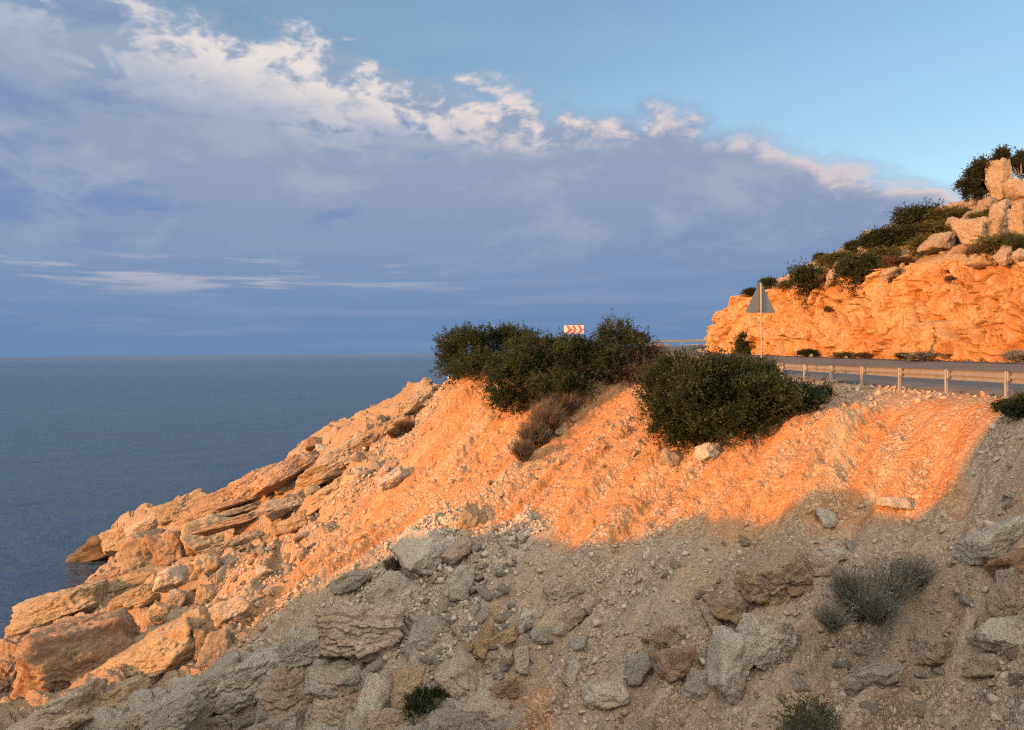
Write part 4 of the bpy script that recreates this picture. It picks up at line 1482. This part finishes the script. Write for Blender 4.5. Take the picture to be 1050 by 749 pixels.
def big_shrub(name, label, ls, basepx, nclump, mat, leaf=0.085, group=None, seed=1, per=17, sprig=0.32, **kw):
    rg_ = np.random.default_rng(seed)
    root = at(*basepx)
    root[2] = hgt(root[0], root[1]) - 0.05
    e = empty(name, label, 'shrub', root, group)
    shrub_parts(e, rg_, px_lobes(ls, root), nclump, per, leaf, sprig, mat, **kw)
    return e


big_shrub('shrub', 'wide dark green shrub spilling down the orange slope below the guardrail',
          [(702, 402, 30.5, 40, 34), (690, 436, 28.5, 22, 30), (738, 412, 29, 42, 42), (780, 414, 29.3, 38, 22), (815, 411, 30, 26, 9), (842, 406, 30.2, 12, 3),
           (752, 386, 31, 40, 13), (712, 446, 27.8, 26, 16), (752, 440, 28.3, 34, 16)], (745, 430, 29.5), 8600, 'dark_leaf', seed=2, nstem=60, r0=0.024)
big_shrub('shrub', 'dark green shrub crowning the top of the spur against the sea',
          [(481, 364, 41, 30, 26), (515, 357, 42, 34, 21), (545, 366, 42, 25, 18), (464, 372, 41, 13, 18), (503, 378, 41.5, 44, 10)], (505, 385, 42), 5200, 'dark_leaf', seed=3, leaf=0.09, nstem=30)
big_shrub('shrub', 'large dark shrub overhanging the orange slope in front of the red chevron sign',
          [(530, 395, 37, 28, 30), (562, 380, 37.5, 38, 34), (600, 374, 38, 36, 24), (634, 365, 40, 30, 28), (521, 414, 36, 16, 12), (578, 402, 36.8, 30, 16)], (575, 400, 37.5), 7400, 'dark_leaf', seed=4, leaf=0.085, nstem=40)
big_shrub('shrub', 'brownish half-bare bush between the two large dark shrubs',
          [(642, 376, 37, 28, 18), (664, 374, 38, 20, 18), (624, 386, 36.5, 13, 10), (650, 388, 36, 20, 8)], (640, 392, 37), 2600, 'brown_leaf', seed=5, leaf=0.07, nstem=30, bark='dry_bark')
big_shrub('shrub', 'small dark bush at the guardrail by the right edge of the view',
          [(1046, 422, 20.5, 12, 7), (1030, 419, 20.8, 8, 3), (1056, 416, 20.5, 10, 8)], (1046, 426, 20.6), 1500, 'dark_leaf', seed=6, leaf=0.045, sprig=0.16, nstem=14, r0=.015)


def dry_shrub(name, label, ls, basepx, ntw, width, mat, seed, group=None, clump=0, leafmat='grey_leaf'):
    """A dome of fine bare twigs."""
    rg_ = np.random.default_rng(seed)
    root = at(*basepx)
    root[2] = hgt(root[0], root[1])
    e = empty(name, label, 'shrub', root, group)
    Vs, Fs, off = [], [], 0
    lobes = px_lobes(ls, root)
    for c, r in lobes:
        m_ = ntw // len(lobes)
        D = rg_.normal(size=(m_, 3))
        D[:, 2] = np.abs(D[:, 2]) * 0.9 - 0.15
        D /= np.linalg.norm(D, axis=1)[:, None]
        st = c + np.array([0, 0, -0.75]) * r + rg_.normal(0, 0.16, (m_, 3)) * r
        en = c + D * r * rg_.uniform(0.75, 1.12, m_)[:, None]
        t = np.linspace(0, 1, 5)
        wig = rg_.normal(0, 0.10, (m_, 5, 3)) * r * np.sin(t * 2.6)[None, :, None]
        P = st[:, None] + (en - st)[:, None] * t[None, :, None] + wig
        T = en - st
        S = np.cross(T, rg_.normal(size=(m_, 3)))
        S /= np.linalg.norm(S, axis=1)[:, None] + 1e-9
        wd = width * np.linspace(1, 0.35, 5)[None, :, None]
        V = np.stack([P - S[:, None] * wd, P + S[:, None] * wd], 2).reshape(-1, 3)
        b0 = (np.arange(m_) * 10)[:, None, None] + np.array([[0, 1, 3, 2], [2, 3, 5, 4], [4, 5, 7, 6], [6, 7, 9, 8]])[None]
        Vs.append(V)
        Fs.append(b0.reshape(-1, 4) + off)
        off += len(V)
    V, F = np.vstack(Vs), np.vstack(Fs)
    tn = np.repeat(rg_.random(len(V) // 10), 10)
    link('twigs', mesh_np('twigs', V, F, MAT[mat], False, dict(tone=tn)), e)
    if clump:
        V, F, tone, Cc = leaf_cloud(rg_, lobes, clump, 7, 0.05, 0.18)
        link('foliage', mesh_np('foliage', V, F, MAT[leafmat], False, dict(tone=tone)), e)
    return e


dry_shrub('dry_shrub', 'dry grey-brown brush trailing down the orange slope under the large dark shrub',
          [(578, 412, 36, 22, 16), (562, 428, 35.2, 22, 20), (548, 446, 34.6, 18, 18), (536, 462, 34, 12, 12)], (556, 440, 35.4), 5200, 0.010, 'dry_leaf', 21)
dry_shrub('dry_shrub', 'bluish grey dome of bare thorny twigs on the shaded slope',
          [(880, 612, 16.2, 34, 28), (908, 598, 16.6, 34, 30), (854, 632, 15.8, 22, 17), (938, 586, 17, 26, 20), (898, 622, 16, 26, 20), (868, 600, 16.4, 20, 20)], (895, 630, 16.3), 3600, 0.0058, 'grey_leaf', 22, None, 160)
dry_shrub('dry_shrub', 'brown brush in a hollow high on the spur ridge',
          [(415, 436, 41, 12, 7), (404, 444, 41, 8, 6)], (410, 442, 41.2), 900, 0.012, 'brown_leaf', 23)
dry_shrub('dry_shrub', 'dark twiggy tuft in the ledge above the rubble fan',
          [(343, 492, 42.5, 12, 8)], (343, 498, 42.6), 600, 0.012, 'brown_leaf', 24)
dry_shrub('dry_shrub', 'low thorny tuft at the bottom edge of the brown scree',
          [(836, 740, 13.6, 26, 18), (815, 748, 13.4, 18, 12)], (830, 748, 13.7), 1600, 0.004, 'grey_leaf', 25, None, 260, 'olive_leaf')
big_shrub('green_plant', 'small dark green plant growing from the grey bedrock beside the upright ochre stone',
          [(436, 724, 20.8, 16, 14), (448, 716, 20.9, 8, 8), (426, 730, 20.7, 9, 9)], (437, 735, 20.9), 900, 'dark_leaf', seed=26, leaf=0.04, sprig=0.15, nstem=10, r0=.012)
big_shrub('green_plant', 'small dark tuft in the hollow above the fissured block',
          [(403, 582, 29, 7, 6)], (403, 587, 29.2), 220, 'brown_leaf', seed=27, leaf=0.05, sprig=0.12, nstem=6, r0=.01)
big_shrub('green_plant', 'tiny green sprig on the spur crest',
          [(377, 451, 43.2, 3.5, 5)], (377, 456, 43.3), 120, 'olive_leaf', seed=28, leaf=0.06, sprig=0.12, nstem=5, r0=.01)

# ---- shrubs of the hill above the cut, of the cliff face and of its foot: five kinds, copied ----
PROTO = {}


def proto(kind):
    """The meshes of one kind of hill shrub: about one metre across, one metre high, base at the origin."""
    if kind in PROTO:
        return PROTO[kind]
    rg_ = np.random.default_rng(abs(hash_str(kind)) % 9999)
    mat = dict(round='dark_leaf', spread='olive_leaf', cone='dark_leaf', dry='brown_leaf', grey='grey_leaf')[kind]
    if kind == 'cone':
        lobes = [(np.array([0, 0, .25]), np.array([.38, .38, .28])), (np.array([0.03, 0, .5]), np.array([.27, .27, .3])), (np.array([0, 0, .78]), np.array([.14, .14, .25]))]
    else:
        lobes = [(np.array([rg_.uniform(-.24, .24), rg_.uniform(-.22, .22), rg_.uniform(.25, .55)]), rg_.uniform(.24, .36, 3)) for _ in range(7)]
    V, F, tone, Cc = leaf_cloud(rg_, lobes, 900, 14, 0.05, 0.17, rag=0.42)
    f = mesh_np('foliage', V, F, MAT[mat], False, dict(tone=tone))
    tv, tf_ = tubes(stems(rg_, np.zeros(3), Cc[rg_.choice(len(Cc), 12, replace=False)], 0.02), 4)
    b = mesh_np('branches', tv, tf_, MAT['bark' if kind != 'dry' else 'dry_bark'], True)
    PROTO[kind] = (f, b)
    return PROTO[kind]


def hash_str(s):
    h = 7
    for ch in s:
        h = (h * 131 + ord(ch)) % 1000003
    return h


def hill_shrub(kind, label, u, v, wpx, hpx, yaw, P=None, group='shrubs of the hill above the cut'):
    f, b = proto(kind)
    if P is None:
        P = hill_hit(u, v + hpx * 0.42)
    d = P[1]
    s, h = wpx * d / FPX / 1.02, hpx * d / FPX / 1.02
    root = np.array(P) - np.array([0, 0, 0.12 * h])
    e = empty('shrub', label, 'shrub', root, group)
    e.rotation_euler = (0, 0, yaw)
    e.scale = (s, s, h)
    link('foliage', f, e)
    link('branches', b, e)
    return e


HS = [
    ('round', 'low dark shrub at the left end of the cliff top', 771, 297, 20, 11),
    ('round', 'dark rounded shrub second from the left end of the cliff top', 787, 288, 18, 15),
    ('spread', 'small olive shrub just left of the largest drooping shrub on the cliff edge', 805, 290, 20, 12),
    ('round', 'largest dark shrub drooping over the left part of the cliff edge', 826, 286, 42, 40),
    ('round', 'small round dark shrub alone on the skyline above the drooping one', 838, 264, 16, 13),
    ('spread', 'olive shrub on the skyline between two boulders', 856, 263, 34, 20),
    ('round', 'dark shrub hanging over the cliff edge below the oval boulder', 880, 273, 46, 38),
    ('round', 'dark skyline shrub in the middle of the hill', 905, 244, 46, 30),
    ('round', 'tall dark skyline shrub left of the pine', 938, 222, 44, 34),
    ('round', 'dark shrub in the second row under the tall skyline shrub', 920, 240, 44, 26),
    ('spread', 'olive cushion at the head of the dark hanging shrub', 903, 258, 32, 20),
    ('spread', 'olive cushion left of the round boulder', 948, 248, 38, 26),
    ('spread', 'olive scrub on the skyline just left of the pine trunk', 968, 219, 40, 22),
    ('spread', 'olive scrub above the cluster of boulders', 955, 232, 36, 20),
    ('dry', 'rusty low scrub on the cliff edge under the round boulder', 920, 266, 34, 14),
    ('dry', 'reddish scrub beside the drooping shrub', 845, 285, 26, 14),
    ('spread', 'olive scrub behind the round boulder', 985, 240, 40, 14),
    ('spread', 'olive bush at the right under the big rock face', 1026, 246, 44, 26),
    ('round', 'dark bush at the right-hand end of the cliff edge', 1044, 252, 22, 28),
    ('dry', 'brown bush hanging on the cliff edge right of the round boulder', 998, 258, 24, 18),
    ('spread', 'olive bush at the foot of the rock pinnacle', 1032, 214, 34, 20),
    ('spread', 'olive bush between the big rock face and the pinnacle', 1000, 222, 22, 14),
    ('round', 'small dark shrub behind the oval boulder on the skyline', 877, 250, 24, 16),
    ('round', 'tiny shrub rooted in the left part of the cliff face', 801, 336, 7, 9),
    ('dry', 'tiny tuft high in the left part of the cliff face', 848, 315, 7, 8),
    ('dry', 'tuft rooted high in the right part of the cliff face', 972, 284, 10, 8),
]
rg = np.random.default_rng(8)
for kind, lab, u, v, a, b_ in HS:
    hill_shrub(kind, lab, u, v, a, b_, rg.uniform(0, 6.28))


def foot_pt(u, off=0.5, v=None):
    """Point on the verge at the foot of the cliff seen in column u."""
    pu = np.array([(p @ CAMR) for p in np.stack([fx - ix * off, fy - iy * off, fz], -1)])
    uu = CX + FPX * pu[:, 0] / -pu[:, 2]
    k = np.argmin(np.abs(uu - u) + (fy > 76) * 50)
    return np.array([fx[k] - ix[k] * off, fy[k] - iy[k] * off, fz[k] - 0.05])


for kind, lab, u, a, b_ in [('cone', 'pointed dark evergreen shrub by the road at the left end of the cliff', 762, 21, 24),
                            ('round', 'low green shrub on the verge under the middle of the cliff', 828, 22, 10),
                            ('spread', 'olive tuft on the verge right of the low green shrub', 866, 22, 9),
                            ('dry', 'reddish tuft among pale stones on the verge', 884, 18, 8),
                            ('round', 'small green tuft on the verge left of the wide grey scrub', 928, 18, 9),
                            ('grey', 'wide grey-green scrub on the verge under the cliff', 955, 44, 12),
                            ('grey', 'grey brush leaning on the cliff foot at the right edge', 1044, 26, 17)]:
    hill_shrub(kind, lab, u, 0, a, b_, rg.uniform(0, 6.28), foot_pt(u), 'shrubs along the cliff foot')

# ---- hill boulders, rock faces and the pinnacle ----
HB = [
    (1027, 189, 18, 48, 2, 'rock_pinnacle', 'hill_rock', .85, .05, 'upright rock pinnacle on the hilltop beside the pine'),
    (1046, 194, 22, 20, 10, 'boulder', 'hill_rock', .5, .03, 'rounded boulder on the hilltop right of the pinnacle'),
    (1012, 213, 18, 20, 25, 'boulder', 'hill_rock', .6, .03, 'shoulder of rock at the left foot of the pinnacle'),
    (1022, 228, 18, 42, 10, 'outcrop', 'hill_rock', .8, .06, 'tall pale rock face with a dark cleft on its right'),
    (1004, 238, 34, 30, 4, 'outcrop', 'hill_rock', .75, .06, 'broad sunlit rock face low on the rocky hilltop'),
    (1046, 226, 20, 36, -8, 'outcrop', 'hill_rock', .7, .06, 'rock face on the right of the dark cleft'),
    (996, 223, 24, 12, -25, 'boulder', 'hill_rock', .5, .0, 'flat boulder above the broad sunlit rock face'),
    (977, 229, 15, 12, -20, 'boulder', 'hill_rock', .4, .0, 'pale boulder left of the flat boulder'),
    (990, 234, 18, 12, 8, 'boulder', 'hill_rock', .4, .0, 'pale boulder resting against the broad sunlit rock face'),
    (964, 249, 34, 21, -8, 'boulder', 'hill_rock', .35, .0, 'large round boulder sitting on the cliff edge'),
    (888, 255, 19, 11, -15, 'boulder', 'hill_rock', .4, .0, 'oval pale boulder among the dark skyline shrubs'),
    (856, 285, 20, 16, -10, 'boulder', 'hill_rock', .5, .0, 'boulder on the cliff edge between the two dark hanging shrubs'),
    (891, 241, 14, 8, -25, 'boulder', 'hill_rock', .5, .0, 'skyline stone half hidden by the middle dark shrubs'),
    (860, 272, 12, 7, -10, 'boulder', 'hill_rock', .5, .0, 'small pale stone under the olive skyline shrub'),
    (1030, 263, 18, 12, -8, 'boulder', 'hill_rock', .6, .04, 'boulder on the cliff edge at the right under the olive bush'),
    (1010, 268, 24, 14, 15, 'boulder', 'ochre_limestone', .6, .04, 'ochre boulder on the cliff edge right of the brown bush'),
    (1045, 262, 12, 12, 0, 'boulder', 'hill_rock', .5, .0, 'stone at the right end of the cliff edge'),
    (912, 281, 20, 10, -20, 'boulder', 'ochre_limestone', .6, .0, 'slanting ochre stone at the cliff edge below the rusty scrub'),
]
for i, (u, v, a, b_, roll, nm, mt, blk, crk, lab) in enumerate(HB):
    P = hill_hit(u, v + b_ * 0.35)
    d = P[1]
    sx, sz = a * d / FPX / 2 / 0.86, b_ * d / FPX / 2 / 0.86
    rock_obj(nm, lab, 'boulder' if nm == 'boulder' else 'rock', at(u, v, d), (sx, sx * 0.9, sz), mt, 5000 + i, 5 if a * b_ > 500 else 4, (0, R(roll), R(20)), blk, 0.07, crk)
rg = np.random.default_rng(18)
for i in range(10):
    u = rg.uniform(860, 1049)
    t_ = (u - 860) / 190
    v = 280 - 22 * t_ - rg.uniform(0, 14)
    P = hill_hit(u, v)
    s = rg.uniform(2.0, 5.0) * P[1] / FPX
    tag(link('stone', STONE[['limestone', 'ochre_limestone'][i % 2]][i % 7], None, P + np.array([0, 0, s * .3]), rg.uniform(-.5, .5, 3), s * rg.uniform(.7, 1.2, 3)),
        'small loose stone lying along the top edge of the cut cliff', 'stone', 'stones along the cliff edge')
for i in range(16):
    u = rg.uniform(775, 1049)
    P = foot_pt(u, rg.uniform(0.25, 1.1))
    s = rg.uniform(0.8, 2.6) * P[1] / FPX
    tag(link('stone', STONE[['limestone', 'ochre_limestone', 'white_limestone'][i % 3]][i % 7], None, P + np.array([0, 0, s * .4]), rg.uniform(-.5, .5, 3), s * rg.uniform(.7, 1.3, 3)),
        'fallen pale stone on the verge at the foot of the cut cliff', 'stone', 'stones along the cliff foot')


def tree(label, u, vtop, vbase, lobes_px, seed, nclump=1600):
    rg_ = np.random.default_rng(seed)
    P = hill_hit(u, vbase)
    d = P[1]
    root = P - np.array([0, 0, 0.2])
    e = empty('pine_tree', label, 'tree', root, 'pines on the hilltop')
    lobes = [(at(a, b, d + dd) - root, np.array([r1, r1 * 0.9, r2]) * d / FPX) for a, b, dd, r1, r2 in lobes_px]
    V, F, tone, Cc = leaf_cloud(rg_, lobes, nclump, 14, 0.13, 0.32, rag=0.4, narrow=0.2)
    link('crown', mesh_np('crown', V, F, MAT['pine_leaf'], False, dict(tone=tone)), e)
    top = lobes[0][0]
    t = np.linspace(0, 1, 9)[:, None]
    tr = [(top * t + rg_.normal(0, 0.05, (9, 3)) * np.sin(t * 3), 0.13 * np.linspace(1, .3, 9))]
    for c, r in lobes[1:]:
        s0 = top * rg_.uniform(.3, .6)
        tr.append((s0 + (c - s0) * np.linspace(0, 1, 6)[:, None], 0.06 * np.linspace(1, .3, 6)))
    tv, tf_ = tubes(tr, 6)
    link('trunk', mesh_np('trunk', tv, tf_, MAT['bark'], True), e)


tree('dark wind-shaped pine on the hilltop left of the rock pinnacle', 1003, 163, 210,
     [(1007, 173, 0, 7, 7), (1000, 183, .2, 9, 8), (991, 191, -.3, 7, 3), (1006, 193, .4, 8, 7), (997, 200, 0, 7, 5), (1010, 183, .5, 5, 8)], 41, 2200)
tree('small dark pine rising behind the rock pinnacle', 1027, 154, 185, [(1028, 160, 3, 5, 5), (1023, 166, 3, 4, 4), (1030, 168, 3, 4, 5)], 42, 600)
tree('dark pine on the hilltop at the right edge, right of the pinnacle', 1046, 156, 190, [(1048, 164, 2.5, 5, 6), (1043, 171, 2.5, 5, 4), (1050, 177, 2.5, 5, 6), (1038, 169, 2.5, 3, 3)], 43, 700)

# =====================================================================
# GUARDRAILS
# =====================================================================
WPROF = np.array([(0.000, 0.155), (0.012, 0.150), (0.080, 0.110), (0.085, 0.080), (0.020, 0.025), (0.010, 0.0), (0.020, -0.025), (0.085, -0.080), (0.080, -0.110), (0.012, -0.150), (0.000, -0.155)])


def box(sx, sy, sz, bev=0.006):
    bm = bmesh.new()
    bmesh.ops.create_cube(bm, size=1)
    bmesh.ops.scale(bm, vec=(sx, sy, sz), verts=bm.verts)
    bmesh.ops.bevel(bm, geom=bm.edges[:], offset=bev, segments=1, affect='EDGES')
    me = bpy.data.meshes.new('box')
    bm.to_mesh(me)
    bm.free()
    return me


def guardrail(label, i0, i1, spacing, start):
    path = ROAD_O[i0:i1]
    inn = ROAD_I[i0:i1]
    s_ = np.r_[0, np.cumsum(np.linalg.norm(np.diff(path, axis=0), axis=1))]
    e = empty('guardrail', label, 'guardrail', path[len(path) // 2])
    root = np.array(e.location)
    nrm = (inn - path)
    nrm[:, 2] = 0
    nrm /= np.linalg.norm(nrm, axis=1)[:, None]
    V = []
    prof = np.vstack([WPROF, WPROF[::-1] + np.array([-0.006, 0])])
    for p, nn in zip(path, nrm):
        V.append(p + nn * (0.10 + prof[:, :1]) + np.array([0, 0, 1]) * (0.62 + prof[:, 1:]) - root)
    V = np.array(V)
    m_ = V.shape[1]
    me = mesh_np('beam', V.reshape(-1, 3), grid_faces(len(path), m_, True), MAT['galvanised'], False)
    link('beam', me, e)
    post, blockm = box(0.10, 0.055, 1.25, 0.008), box(0.10, 0.08, 0.22, 0.008)
    post.materials.append(MAT['post_steel'])
    blockm.materials.append(MAT['post_steel'])
    k = start
    while k < s_[-1]:
        p = np.array([np.interp(k, s_, path[:, a]) for a in range(3)])
        nn = np.array([np.interp(k, s_, nrm[:, a]) for a in range(3)])
        yaw = math.atan2(nn[1], nn[0])
        po = link('post', post, e, p - root + np.array([0, 0, 0.15]), (0, 0, yaw))
        po.rotation_euler[1] = random.Random(k).uniform(-.02, .02)
        link('block', blockm, e, p - root + nn * 0.055 + np.array([0, 0, 0.62]), (0, 0, yaw))
        k += spacing
    return e


oy = ROAD_O[:, 1]
i0 = int(np.argmax(oy > 9.0))
i1 = int(np.argmax(oy > 68.0))
s_start = (21.3 - oy[i0]) % 2.95
guardrail('weathered steel guardrail along the near edge of the road above the orange slope', i0, i1, 2.95, s_start)
i2 = int(np.argmax(oy > 84.0))
guardrail('distant guardrail round the outside of the far bend', i2, 372, 3.9, 0.5)

# =====================================================================
# SIGNS
# =====================================================================


def prism(name, pts2, y0, y1, mat, parent):
    n_ = len(pts2)
    V = [(a, y0, b) for a, b in pts2] + [(a, y1, b) for a, b in pts2]
    bm = bmesh.new()
    vs = [bm.verts.new(v) for v in V]
    bm.faces.new(vs[:n_])
    bm.faces.new(vs[n_:][::-1])
    for i in range(n_):
        j = (i + 1) % n_
        bm.faces.new([vs[i], vs[j], vs[n_ + j], vs[n_ + i]])
    bmesh.ops.recalc_face_normals(bm, faces=bm.faces)
    me = bpy.data.meshes.new(name)
    bm.to_mesh(me)
    bm.free()
    me.materials.append(MAT[mat])
    return link(name, me, parent)


def round_tri(side, r, n=5):
    h = side * math.sqrt(3) / 2
    C3 = [(-side / 2, 0), (side / 2, 0), (0, h)]
    out = []
    cen = np.array([0, h / 3])
    for k, c in enumerate(C3):
        c = np.array(c)
        dv = (cen - c) / np.linalg.norm(cen - c)
        o = c + dv * 2 * r
        a0 = math.atan2(-dv[1], -dv[0])
        for q_ in np.linspace(-math.pi / 3, math.pi / 3, n):
            out.append(tuple(o + r * np.array([math.cos(a0 + q_), math.sin(a0 + q_)])))
    return out


d_s = 33.0
Pb = at(779.8, 321, d_s)
gz0 = hgt(Pb[0], d_s)
sg = empty('road_sign', 'back of a grey triangular road sign on a pole beside the guardrail', 'road sign', (Pb[0], d_s, gz0))
sg.rotation_euler = (0, 0, R(20))
zb = Pb[2] - gz0
side = 38.0 * d_s / FPX
tri = [(a, b + zb) for a, b in round_tri(side, 0.05)]
prism('plate', tri, -0.004, 0.004, 'sign_back', sg)
tri2 = [(a, b + zb) for a, b in round_tri(side, 0.05)]
prism('red_border', tri2, 0.0045, 0.0060, 'sign_red', sg)
tri3 = [(a, b + zb + side * 0.105) for a, b in round_tri(side * 0.66, 0.03)]
prism('white_face', tri3, 0.0065, 0.0080, 'sign_white', sg)
pv, pf = tubes([(np.array([(0, -0.045, -0.3), (0, -0.045, zb * 0.5), (0, -0.045, zb + side * 0.80)]), [0.036, 0.036, 0.036])], 12)
link('pole', mesh_np('pole', pv, pf, MAT['galvanised'], True), sg)
for hz_ in (zb + 0.12, zb + side * 0.5):
    bm_ = box(0.30 if hz_ < zb + .2 else 0.2, 0.03, 0.04, 0.004)
    bm_.materials.append(MAT['sign_back'])
    link('bracket', bm_, sg, (0, -0.022, hz_))

d_c = 80.0
Pc = at(588.5, 338, d_c)
gz0 = hgt(Pc[0], d_c)
ch = empty('chevron_sign', 'red and white chevron board pointing right above the shrubs at the bend', 'road sign', (Pc[0], d_c, gz0))
ch.rotation_euler = (0, 0, R(8))
hc = Pc[2] - gz0
wc, hh_ = 2.0, 0.82
prism('board', [(-wc / 2, hc - hh_ / 2), (wc / 2, hc - hh_ / 2), (wc / 2, hc + hh_ / 2), (-wc / 2, hc + hh_ / 2)], -0.01, 0.01, 'sign_white', ch)
for k in range(3):
    x0 = -wc / 2 + 0.20 + k * 0.58
    a_ = 0.26
    tip = 0.26
    pts2 = [(x0, hc - hh_ / 2 + .01), (x0 + a_, hc - hh_ / 2 + .01), (min(x0 + a_ + tip, wc / 2), hc), (x0 + a_, hc + hh_ / 2 - .01), (x0, hc + hh_ / 2 - .01), (min(x0 + tip, wc / 2 - .02), hc)]
    prism('chevron', pts2, -0.0145, -0.0115, 'sign_red', ch)
for x0 in (-0.6, 0.6):
    pv, pf = tubes([(np.array([(x0, 0.05, -0.3), (x0, 0.05, hc / 2), (x0, 0.05, hc + .3)]), [0.04] * 3)], 10)
    link('post', mesh_np('post', pv, pf, MAT['galvanised'], True), ch)
